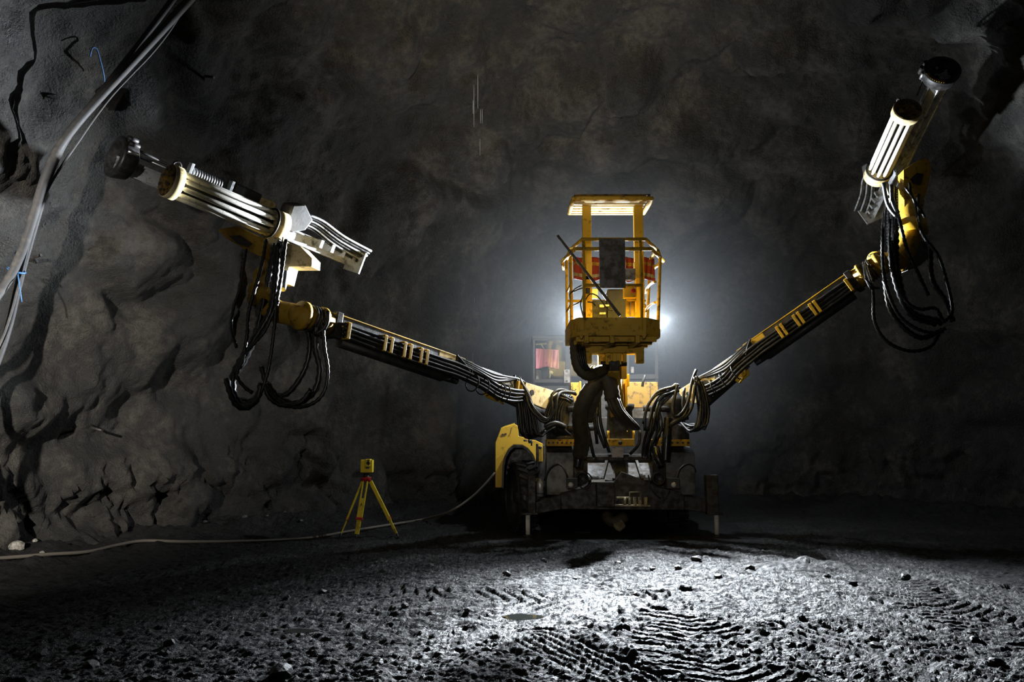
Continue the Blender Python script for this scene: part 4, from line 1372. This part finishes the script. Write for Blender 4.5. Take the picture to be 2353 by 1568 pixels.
for k in range(5):
    y = 11.66 + 0.145 * k
    MB().box((cxm, y, zc), (xr - xl - 0.06, 0.075, 0.05), (X, Y_, Z)).build('canopy_slat', CREAM, WB, 0.004)
# rails
z1 = P(1400, 550, YF).z
z2 = P(1400, 573, YF).z
zm = P(1400, 656, YF).z
r1 = [P(1309, 577, 12.2), P(1338, 550, YF), P(1484, 550, YF), P(1511, 577, 12.2)]
for q in r1:
    q.z = z1
x1l, x1r = r1[0].x, r1[3].x
ring1 = [(x1l, YB, z1), (x1l, 12.2, z1), r1[1], r1[2], (x1r, 12.2, z1), (x1r, YB, z1), (x1l, YB, z1)]
mb = MB()


def rail(ring, r):
    for i in range(len(ring) - 1):
        mb.tube([ring[i], ring[i + 1]], r, 10)
        if i:
            mb.lathe(V(ring[i]) - V((0, 0, r)), Z, [(0, 0), (r * .3, r * .7), (r, r), (r * 1.7, r * .7), (2 * r, 0)], 10)


rail(ring1, 0.026)
mb.build('top_rail', YELD, WB)
x2l, x2r = P(1292, 601, 12.3).x, P(1524, 600, 12.3).x
ring2 = [(x2l + 0.06, YB, z2), (x2l, 12.3, z2), (P(1321, 573, YF).x, YF - 0.02, z2), (P(1497, 573, YF).x, YF - 0.02, z2), (x2r, 12.3, z2), (x2r - 0.06, YB, z2)]
mb = MB()
rail(ring2, 0.028)
for e, sgn in ((0, 1), (-1, -1)):
    mb.tube([ring2[e], (ring1[0][0] if sgn > 0 else x1r, YB, z2)], 0.028, 10)
mb.build('bumper_rail', YELD, WB)
mb = MB().tube([(P(1340, 656, YF).x, YF, zm), (P(1477, 656, YF).x, YF, zm)], 0.024, 10)
mb.build('mid_rail', YELD, WB)
for x0, y0, Y in ((1341, 550, YF), (1472, 550, YF)):
    a = P(x0, y0, Y)
    MB().tube([(a.x, Y + 0.02, zp0 + 0.05), (a.x, Y + 0.02, a.z)], 0.024, 10).build('rail_post', YELD, WB)
for x0, x1 in ((sl.x + 0.03, x1l), (sr.x - 0.03, x1r)):
    MB().tube([(x0, 11.85, zp0 + 0.05), (x1, 12.0, z2), (x1, 12.2, z1)], 0.026, 10).build('rail_post', YELD, WB)
    MB().tube([(x0, YB - 0.03, zp0 + 0.05), (x1, YB - 0.03, z1)], 0.024, 10).build('rail_post', YELD, WB)
    for zz in (zp1 + 0.30, zp1 + 0.62):
        sx = 0.02 if x0 < cxm else -0.02
        mb = MB().tube(spline([(x0, 11.95, zz), (x0 + sx, 12.2, zz + 0.02), (x0 + sx, 12.6, zz + 0.02), (x0, YB, zz)], 0.06), 0.02, 8)
        mb.build('side_hoop', YELD, WB)
    MB().tube([(x0, YB - .03, zm), (cxm, YB - .03, zm)], 0.022, 8).build('rear_rail', YELD, WB)
# panels and boxes on the basket
slab(1378, 548, 1436, 662, YF - 0.05, 0.02, PLATE, 'shield_plate', WB, 0.003)
slab(1437, 617, 1460, 642, YF + 0.15, 0.12, PLATE, 'junction_box', WB, 0.006)
slab(1434, 658, 1462, 684, YF + 0.1, 0.12, YEL, 'control_box', WB, 0.006)
MB().lathe(P(1455, 669, YF + 0.09), TOCAM, [(0, 0.03), (0.03, 0.035), (0.04, 0.02), (0.04, 0)], 14).build('stop_button', REDP, WB)
MB().lathe(P(1460, 662, YF + 0.09), TOCAM, [(0, 0.012), (0.02, 0.012), (0.02, 0)], 10).build('signal_lamp', WHITE, WB)
for x0, y0, x1, y1 in ((1347, 605, 1360, 645), (1458, 602, 1472, 640), (1345, 634, 1356, 643), (1346, 662, 1356, 674)):
    slab(x0, y0, x1, y1, YP - 0.06, 0.06, YEL if x1 - x0 > 11 else STEEL, 'switch_box', WB, 0.005)
for x0 in (1443, 1454):
    MB().cyl(P(x0, 728, 11.75), P(x0, 690, 11.75), 0.035, 12).build('cylinder_tank', YELD, WB)
slab(1442, 684, 1462, 692, 11.7, 0.15, YELD, 'tank_bracket', WB)
slab(1396, 664, 1441, 735, 12.3, 0.3, BLACK, 'seat_back', WB, 0.03)
slab(1361, 690, 1396, 735, 12.35, 0.25, STEEL, 'control_cabinet', WB, 0.02)
for x0, y0, x1, y1 in ((1361, 664, 1374, 686), (1378, 700, 1388, 706), (1378, 718, 1392, 722), (1390, 700, 1400, 704)):
    slab(x0, y0, x1, y1, 12.3, 0.05, WHITE, 'instruction_plate', WB, 0.003)
slab(1478, 699, 1485, 709, 11.7, 0.05, YEL, 'marker_plate', WB)
for q in ([(1345, 690, 11.6), (1355, 676, 11.6), (1372, 680, 11.6), (1390, 703, 11.6), (1400, 715, 11.6), (1408, 714, 11.6)], [(1350, 694, 11.6), (1362, 696, 11.6), (1368, 704, 11.6)],
          [(1340, 728, 11.6), (1334, 700, 11.7), (1338, 685, 11.7), (1342, 670, 11.65)], [(1338, 662, 11.7), (1318, 670, 11.8), (1309, 678, 11.9), (1313, 695, 11.9), (1318, 702, 11.9), (1335, 692, 11.8)], [(1336, 656, 11.7), (1322, 664, 11.8), (1309, 676, 11.9)]):
    hose(M(q), 0.010, WB, HOSE, 'wire')

# ------------------------------------------------------------------ things lying in or on the machine
# red workwear hung over the rear rail of the basket
def cloth(name, x0, x1, Yc, ztop, zbot, m_, folds, seed):
    rng = random.Random(seed)
    mb = MB()
    nx, nz = 40, 14
    ph = [rng.uniform(0, 6) for _ in range(4)]
    for j in range(nz + 1):
        for i in range(nx + 1):
            f, g = i / nx, j / nz
            x = x0 + (x1 - x0) * f
            y = Yc + 0.03 * g * math.sin(f * folds + ph[0] + g) + 0.012 * math.sin(f * folds * 2.3 + ph[1] + 2.5 * g)
            z = ztop + (zbot - ztop) * g + 0.022 * g * math.sin(f * folds * 0.5 + ph[2]) - 0.03 * f * (1 - g)
            mb.v.append(V((x, y, z)))
    n1 = len(mb.v)
    mb.v += [v + V((0, 0.018, 0)) for v in mb.v]
    W = nx + 1
    for j in range(nz):
        band = j / nz
        mb.cur = 1 if m_[1] and (0.18 < band < 0.30) else 2 if m_[2] and 0.66 < band < 0.80 else 0
        for i in range(nx):
            a = j * W + i
            mb.face([a, a + 1, a + W + 1, a + W], True)
            mb.face([n1 + a, n1 + a + W, n1 + a + W + 1, n1 + a + 1], True)
    mb.cur = 0
    for j in range(nz):
        for i in (0, nx):
            a = j * W + i
            mb.face([a, a + W, n1 + a + W, n1 + a])
    for i in range(nx):
        for j in (0, nz):
            a = j * W + i
            mb.face([a, a + 1, n1 + a + 1, n1 + a])
    return mb


YRR = 12.8
for x0, x1, lab in ((1317, 1352, 'red jacket with a yellow stripe over the basket rail, left of the posts'), (1359, 1398, 'red jacket with a white band over the basket rail, beside the grey plate'),
                    (1436, 1462, 'red jacket over the basket rail behind the grey junction box'), (1476, 1505, 'red jacket with a yellow stripe over the basket rail, right of the posts')):
    a, b = P(x0, 560, YRR), P(x1, 645, YRR)
    o = cloth('red_jacket', a.x, b.x, YRR, z1 + 0.03, b.z, (RED, True, True), 6, x0).build('red_jacket', [RED, DISC, PLATE])
    tag(o, lab, 'jacket', 'red workwear on the basket rail')
# scaling bar leaning across the basket
mb = MB().tube([P(1281, 541, 11.42), P(1425, 726, 11.42)], [0.018, 0.024], 10)
tag(mb.build('scaling_bar', PLATE), 'long thin steel bar leaning diagonally across the work basket', 'bar')
# pink-red jacket behind the cab window
a, b = P(1231, 801, CY + .35), P(1284, 846, CY + .35)
tag(cloth('red_jacket', a.x, b.x, CY + 0.35, a.z, b.z, (PINK, False, False), 13, 5).build('red_jacket', PINK), 'crumpled pink-red jacket hanging behind the cab window', 'jacket')
mb = MB().beam(P(1231, 792, CY + .35), P(1256, 790, CY + .35), 0.05, 0.03).beam(P(1243, 790, CY + .34), P(1250, 802, CY + .33), 0.05, 0.02)
mb.build('coat_strap', CREAM, CAB)

# ------------------------------------------------------------------ survey tripod and total station
tc = G(848, 1235)
TY = tc.y
SCL = TY / FPX
TR = empty('survey_tripod', (tc.x, tc.y, fz(tc.x, tc.y)))
tag(TR, 'yellow survey tripod with red collars standing on the mud left of the drilling rig', 'tripod')


def gp(px, py):
    q = G(px, py)
    return V((q.x, q.y, fz(q.x, q.y)))


head = P(841.5, 1102, TY)
MB().lathe(head + V((0, 0, -0.04)), Z, [(0, 0), (0, 0.075), (0.07, 0.085), (0.075, 0.085), (0.075, 0)], 20).build('tripod_head', REDP, TR)


def leg(foot_, top, w, wide, front):
    L_ = empty('leg', (foot_.x, foot_.y, foot_.z), TR)
    a = (top - foot_)
    d, s_, u_ = frame_of(a, V((0, -1, 0)))
    f = lambda t: foot_ + a * t
    MB().beam(f(0.07), f(0.36), w * 0.75, 0.03, V((0, -1, 0))).build('lower_section', TSY, L_, 0.004)
    if wide:
        mb = MB()
        for k in (-1, 1):
            mb.beam(f(0.66) + s_ * k * w * 0.36, f(0.98) + s_ * k * w * 0.36, w * 0.26, 0.03, V((0, -1, 0)))
        mb.beam(f(0.30), f(0.68), w, 0.036, V((0, -1, 0)))
        mb.build('upper_section', TSY, L_, 0.003)
        MB().beam(f(0.555) - V((0, 0.022, 0)), f(0.595) - V((0, 0.022, 0)), 0.012, 0.01, V((0, -1, 0))).build('leg_lettering', BLACK, L_)
    else:
        mb = MB()
        for k in (-1, 1):
            mb.beam(f(0.30) + u_ * k * 0.02, f(0.98) + u_ * k * 0.02, w, 0.024, V((0, -1, 0)))
        mb.build('upper_section', TSY, L_, 0.003)
    MB().beam(f(0.31), f(0.352), max(w * 1.2, 0.055), 0.062, V((0, -1, 0))).build('clamp_collar', REDP, L_, 0.004)
    MB().tube([f(0.0) - V((0, 0, 0.02)), f(0.02), f(0.075)], [0.006, 0.016, 0.02], 10).build('foot_spike', STEEL, L_)


leg(gp(818, 1242), head + V((0.0, -0.05, -0.01)), 0.095, True, True)
leg(gp(780, 1240), head + V((-0.06, 0.03, -0.01)), 0.028, False, False)
leg(gp(916, 1238), head + V((0.06, 0.02, -0.01)), 0.055, False, False)

TS = empty('total_station', head + V((0, 0, 0.035)))
tag(TS, 'small yellow total station mounted on the survey tripod', 'survey instrument')
c = P(843.5, 1073, TY)
w = 27 * SCL
MB().lathe(head + V((0.0, 0, 0.035)), Z, [(0, 0), (0, 0.06), (0.015, 0.06), (0.02, 0.045), (0.05, 0.045), (0.055, 0.055), (0.065, 0.055), (0.065, 0)], 18).build('tribrach', BLACK, TS)
zb, zt_ = P(843, 1086, TY).z, P(843, 1057, TY).z
mb = MB().bb((c.x - w * .5, TY - 0.07, zb), (c.x - w * .13, TY + 0.07, zt_))
mb.build('standard', TSY, TS, 0.008)
mb = MB().bb((c.x + w * .34, TY - 0.07, zb), (c.x + w * .5, TY + 0.07, zt_ - 0.002))
mb.build('standard', TSY, TS, 0.008)
MB().bb((c.x - w * .45, TY - 0.065, zb), (c.x + w * .45, TY + 0.065, zb + (zt_ - zb) * .42)).build('instrument_base', TSY, TS, 0.008)
MB().bb((c.x - w * .12, TY - 0.085, zb + (zt_ - zb) * .45), (c.x + w * .33, TY + 0.07, zt_ + 0.012)).build('telescope', TSY, TS, 0.01)
MB().lathe(P(846.5, 1065, TY - 0.086), TOCAM, [(0, 0.030), (0.015, 0.030), (0.016, 0.025), (0.004, 0.022), (0.004, 0)], 18).build('lens', BLACK, TS)
a, b = P(840, 1077.5, TY - .07), P(848, 1073.5, TY - .07)
MB().bb((a.x, TY - 0.075, a.z), (b.x, TY - 0.064, b.z)).build('display', BLACK, TS)
a, b = P(844, 1060, TY - .09), P(849, 1057, TY - .09)
MB().bb((a.x, TY - 0.092, a.z), (b.x, TY - 0.084, b.z)).build('sight', BLACK, TS)

# ------------------------------------------------------------------ trailing cable on the ground
pts = []
for x, y in ((-60, 1334), (0, 1323), (110, 1308), (200, 1294), (270, 1277), (330, 1267), (420, 1264), (520, 1255), (640, 1246), (720, 1241), (810, 1228), (900, 1211)):
    q = G(x, y)
    pts.append(V((q.x, q.y, fz(q.x, q.y) + 0.028)))
q = G(970, 1201)
pts.append(V((q.x, q.y, fz(q.x, q.y) + 0.03)))
pts += [P(1030, 1178, 15.1), P(1080, 1146, 15.1), P(1112, 1116, 15.08), P(1137.5, 1087, 15.07)]
tag(MB().tube(spline(pts, 0.06), 0.023, 10).build('trailing_cable', TRAIL), 'long pale cable lying on the mud from the rock wall to the yellow side panel', 'cable')

# ------------------------------------------------------------------ cables hung on the wall of the tunnel


def wallcable(px, r, off, m, label, grp=None, name='hanging_cable'):
    pp = [wallpt(x, y, off) for x, y in px]
    for _ in range(2):
        pp = [pp[0]] + [(pp[i - 1] + pp[i] * 2 + pp[i + 1]) / 4 for i in range(1, len(pp) - 1)] + [pp[-1]]
    o = MB().tube(spline(pp, 0.06), r, 10).build(name, m)
    tag(o, label, 'cable', grp)
    return o


A1 = [(470, -40), (437, 0), (340, 105), (244, 206), (195, 260), (150, 312), (120, 355), (103, 400), (88, 460), (69, 531), (40, 615), (18, 655), (-20, 705), (-110, 800), (-230, 900)]
A2 = [(440, -60), (400, 0), (325, 97), (250, 194), (185, 272), (135, 330), (118, 375), (94, 475), (72, 545), (46, 620), (38, 680), (25, 740), (10, 800), (-20, 870), (-70, 980), (-130, 1120)]
A3 = [(450, -30), (425, 18), (385, 85), (352, 125), (300, 175), (250, 215), (215, 275), (180, 328), (140, 385), (104, 425), (84, 490), (62, 580), (44, 640), (30, 720), (8, 790), (-15, 820), (-60, 900), (-130, 1000)]
wallcable(A1, 0.055, 0.75, CABLE, 'thickest grey cable of the bundle sagging down the rock wall', 'cables hung on the tunnel wall')
wallcable(A2, 0.045, 0.62, CABLE, 'grey cable of the wall bundle hanging straight down below the blue tie', 'cables hung on the tunnel wall')
wallcable(A3, 0.016, 0.70, CABLE, 'thin wire sagging beside the thick cables on the rock wall', 'cables hung on the tunnel wall')
q = wallpt(38, 622, 0.70)
mb = MB().torus(q, wallpt(46, 600, .7) - wallpt(34, 640, .7), 0.10, 0.014, 18, 6)
mb.tube(spline([q + V((0.05, -0.06, -0.02)), q + V((0.10, -0.08, -0.2)), q + V((0.13, -0.05, -0.42))], 0.05), 0.008, 6)
tag(mb.build('cable_tie', BLUE), 'blue tie holding the wall cables together', 'tie')
pp = [wallpt(x, y, 0.18) for x, y in ((207, 130), (212, 110), (222, 112), (228, 130), (238, 170), (240, 188))]
tag(MB().tube(spline(pp, 0.05), 0.010, 6).build('blue_string', BLUE), 'loop of thin blue string hanging on the rock wall above the cables', 'string')
# rock bolts poking out of the concrete
for x, y, dx, dz, lab in ((470, 183, 0.25, -0.05, 'short rock bolt poking from the wall right of the cable bundle'), (85, 603, 0.22, 0.02, 'short bent rock bolt poking from the wall beside the blue tie'), (212, 978, 0.3, -0.04, 'rock bolt poking from the lower rock wall left of the hanging hoses')):
    q = wallpt(x, y, -0.01)
    tag(MB().tube([q, q + V((dx * .4, -0.22, dz)), q + V((dx, -0.28, dz * 2))], 0.020, 8).build('rock_bolt', STEEL), lab, 'bolt')

# ------------------------------------------------------------------ stones on the ground


def stone(name, c, r, seed, m, label, grp, sq=(1, .8, .6)):
    rng = random.Random(seed)
    bm = bmesh.new()
    bmesh.ops.create_icosphere(bm, subdivisions=2, radius=1)
    cuts = [V((rng.gauss(0, 1), rng.gauss(0, 1), rng.gauss(0, 1))).normalized() for _ in range(9)]
    lim = [rng.uniform(0.55, 0.9) for _ in cuts]
    mb = MB()
    ang = rng.uniform(0, 6.28)
    R_ = Matrix.Rotation(ang, 3, 'Z')
    for v in bm.verts:
        p_ = v.co.copy()
        for n_, l_ in zip(cuts, lim):
            e = p_.dot(n_) - l_
            if e > 0:
                p_ -= n_ * e
        p_ = V((p_.x * sq[0], p_.y * sq[1], p_.z * sq[2])) * r
        mb.v.append(R_ @ p_ + c)
    for f in bm.faces:
        mb.face([v.index for v in f.verts])
    bm.free()
    o = mb.build(name, m)
    return tag(o, label, 'stone', grp)


# pale stones fallen at the foot of the left wall
for k, (x, y, r) in enumerate(((5, 1291, .13), (36, 1300, .12), (30, 1272, .10), (78, 1292, .05), (95, 1303, .04), (132, 1277, .10), (166, 1263, .07), (188, 1256, .09), (205, 1241, .07), (222, 1236, .06), (300, 1230, .06),
                                (322, 1241, .04), (250, 1262, .05), (380, 1240, .06), (415, 1236, .07), (60, 1270, .06), (520, 1214, .10), (560, 1226, .07), (610, 1222, .06), (470, 1236, .05), (650, 1215, .08), (690, 1222, .05))):
    q = G(x, y)
    stone('stone', V((q.x, q.y, fz(q.x, q.y) + r * 0.3)), r, k + 10, WHITE if k == 0 else STONE if k < 14 else DSTONE, 'whitest stone at the left edge of the photo above the long cable' if k == 0 else 'pale broken stone at the foot of the left rock wall' if k < 14 else 'dark broken stone at the foot of the left rock wall',
          None if k == 0 else 'pale stones along the rock wall' if k < 14 else 'dark stones along the rock wall')
# dark stones and clods on the mud in front
CLOD = {0: 'dark clod on bright mud just left of the small puddle', 2: 'large dark stone on the mud in front of the rig\'s right-hand jack', 4: 'dark clod at the upper end of the tyre tread marks',
        6: 'dark stone on the mud beside the low spoil heap'}
for k, (x, y, r) in enumerate(((1074, 1408, .045), (1165, 1325, .06), (1600, 1290, .10), (1558, 1312, .06), (1462, 1376, .05), (1500, 1316, .05), (1722, 1310, .09), (1250, 1290, .06),
                                (1420, 1296, .06), (2013, 1486, .06), (2150, 1360, .07), (2240, 1480, .06), (2290, 1530, .07), (740, 1362, .06), (570, 1462, .05), (390, 1490, .06), (870, 1530, .05), (1120, 1503, .05), (1580, 1502, .035),
                                (1650, 1330, .05), (1900, 1330, .07), (1960, 1350, .06), (2080, 1330, .08), (640, 1556, .12), (990, 1300, .05), (1320, 1330, .045), (930, 1400, .05), (210, 1530, .07), (100, 1500, .06))):
    q = G(x, y)
    stone('mud_clod', V((q.x, q.y, fz(q.x, q.y) + r * 0.25)), r, k + 200, DSTONE, CLOD.get(k, 'dark clod of mud or stone on the wheel-churned ground in front'), None if k in CLOD else 'dark clods on the churned mud')
# low heap of spoil with a pale crest, right of the tracks
mb = MB()
q0 = G(1850, 1304)
nx, ny = 36, 14
for j in range(ny + 1):
    for i in range(nx + 1):
        f, g = i / nx * 2 - 1, j / ny * 2 - 1
        x, y = q0.x + f * 0.85, q0.y + g * 0.45
        rr_ = max(0, 1 - f * f - g * g)
        z = fz(x, y) - 0.02 + 0.11 * rr_ ** 0.7 * (1 + 0.5 * float(vnoise(np.array([[x * 5, y * 5, 1.0]]), 5)[0])) if rr_ > 0 else fz(x, y) - 0.05
        mb.v.append(V((x, y, z)))
for j in range(ny):
    for i in range(nx):
        a = j * (nx + 1) + i
        mb.face([a, a + 1, a + nx + 2, a + nx + 1], True)
tag(mb.build('spoil_heap', MUD), 'low heap of pale spoil on the mud right of the tyre tracks', 'heap')
# puddles
for (c, a, b), lab in zip(PUDDLES, ('small still puddle in the bright wet mud', 'small shallow puddle left of the bright wet mud')):
    mb = MB()
    ring = []
    for i in range(28):
        an = 2 * math.pi * i / 28
        k = 1.0 + 0.12 * math.sin(3 * an + 1) + 0.08 * math.sin(5 * an)
        ring.append(V((c.x + a * k * math.cos(an), c.y + b * k * math.sin(an), -0.014)))
    mb.prism(ring, V((0, 0, 0.002)))
    tag(mb.build('puddle', WATER), lab, 'puddle')

# ------------------------------------------------------------------ water running from the roof in thin threads
for k, (x, y0, y1) in enumerate(((1089, 195, 292), (1098, 170, 250), (1104, 250, 284), (1108, 250, 284), (1103, 318, 357), (1093, 512, 640), (1082, 628, 666), (1090, 668, 712), (1086, 812, 862), (1087, 230, 262))):
    a, b = P(x, y0, 10.5), P(x, y1, 10.5)
    n_ = 9
    pts = [a.lerp(b, i / n_) for i in range(n_ + 1)]
    rs = [0.0016 + 0.0018 * math.sin(math.pi * i / n_) for i in range(n_ + 1)]
    o = MB().tube(pts, rs, 6).build('water_thread', DROP)
    tag(o, 'thin thread of water falling from the roof left of the work basket', 'water', 'water dripping from the roof')

# ------------------------------------------------------------------ mist hanging behind the machine
m, nt, b = new_mat('mist')
nt.nodes.remove(b)
vs = N(nt, 'ShaderNodeVolumeScatter')
vs.inputs['Color'].default_value = (0.88, 0.94, 1.0, 1)
# density centred on the lamps to shape their glow, gone about four metres away
g = N(nt, 'ShaderNodeNewGeometry')
mc = (LAMP_AT[0] + LAMP_AT[1]) / 2 + V((0, 0.6, 0))
dd = N(nt, 'ShaderNodeVectorMath', operation='DISTANCE')
dd.inputs[1].default_value = mc
nt.links.new(g.outputs['Position'], dd.inputs[0])
mr = N(nt, 'ShaderNodeMapRange', i_1=0.6, i_2=4.6, i_3=0.07, i_4=0.0, interpolation_type='SMOOTHSTEP')
nt.links.new(dd.outputs['Value'], mr.inputs[0])
nt.links.new(mr.outputs[0], vs.inputs['Density'])
nt.links.new(vs.outputs[0], nt.nodes['Material Output'].inputs['Volume'])
o = MB().bb((mc.x - 4.7, 14.36, 0.3), (mc.x + 4.7, mc.y + 4.0, mc.z + 3.4)).build('mist', m)
tag(o, 'thin bluish mist glowing around the floodlights behind the basket', 'mist', kind='stuff')
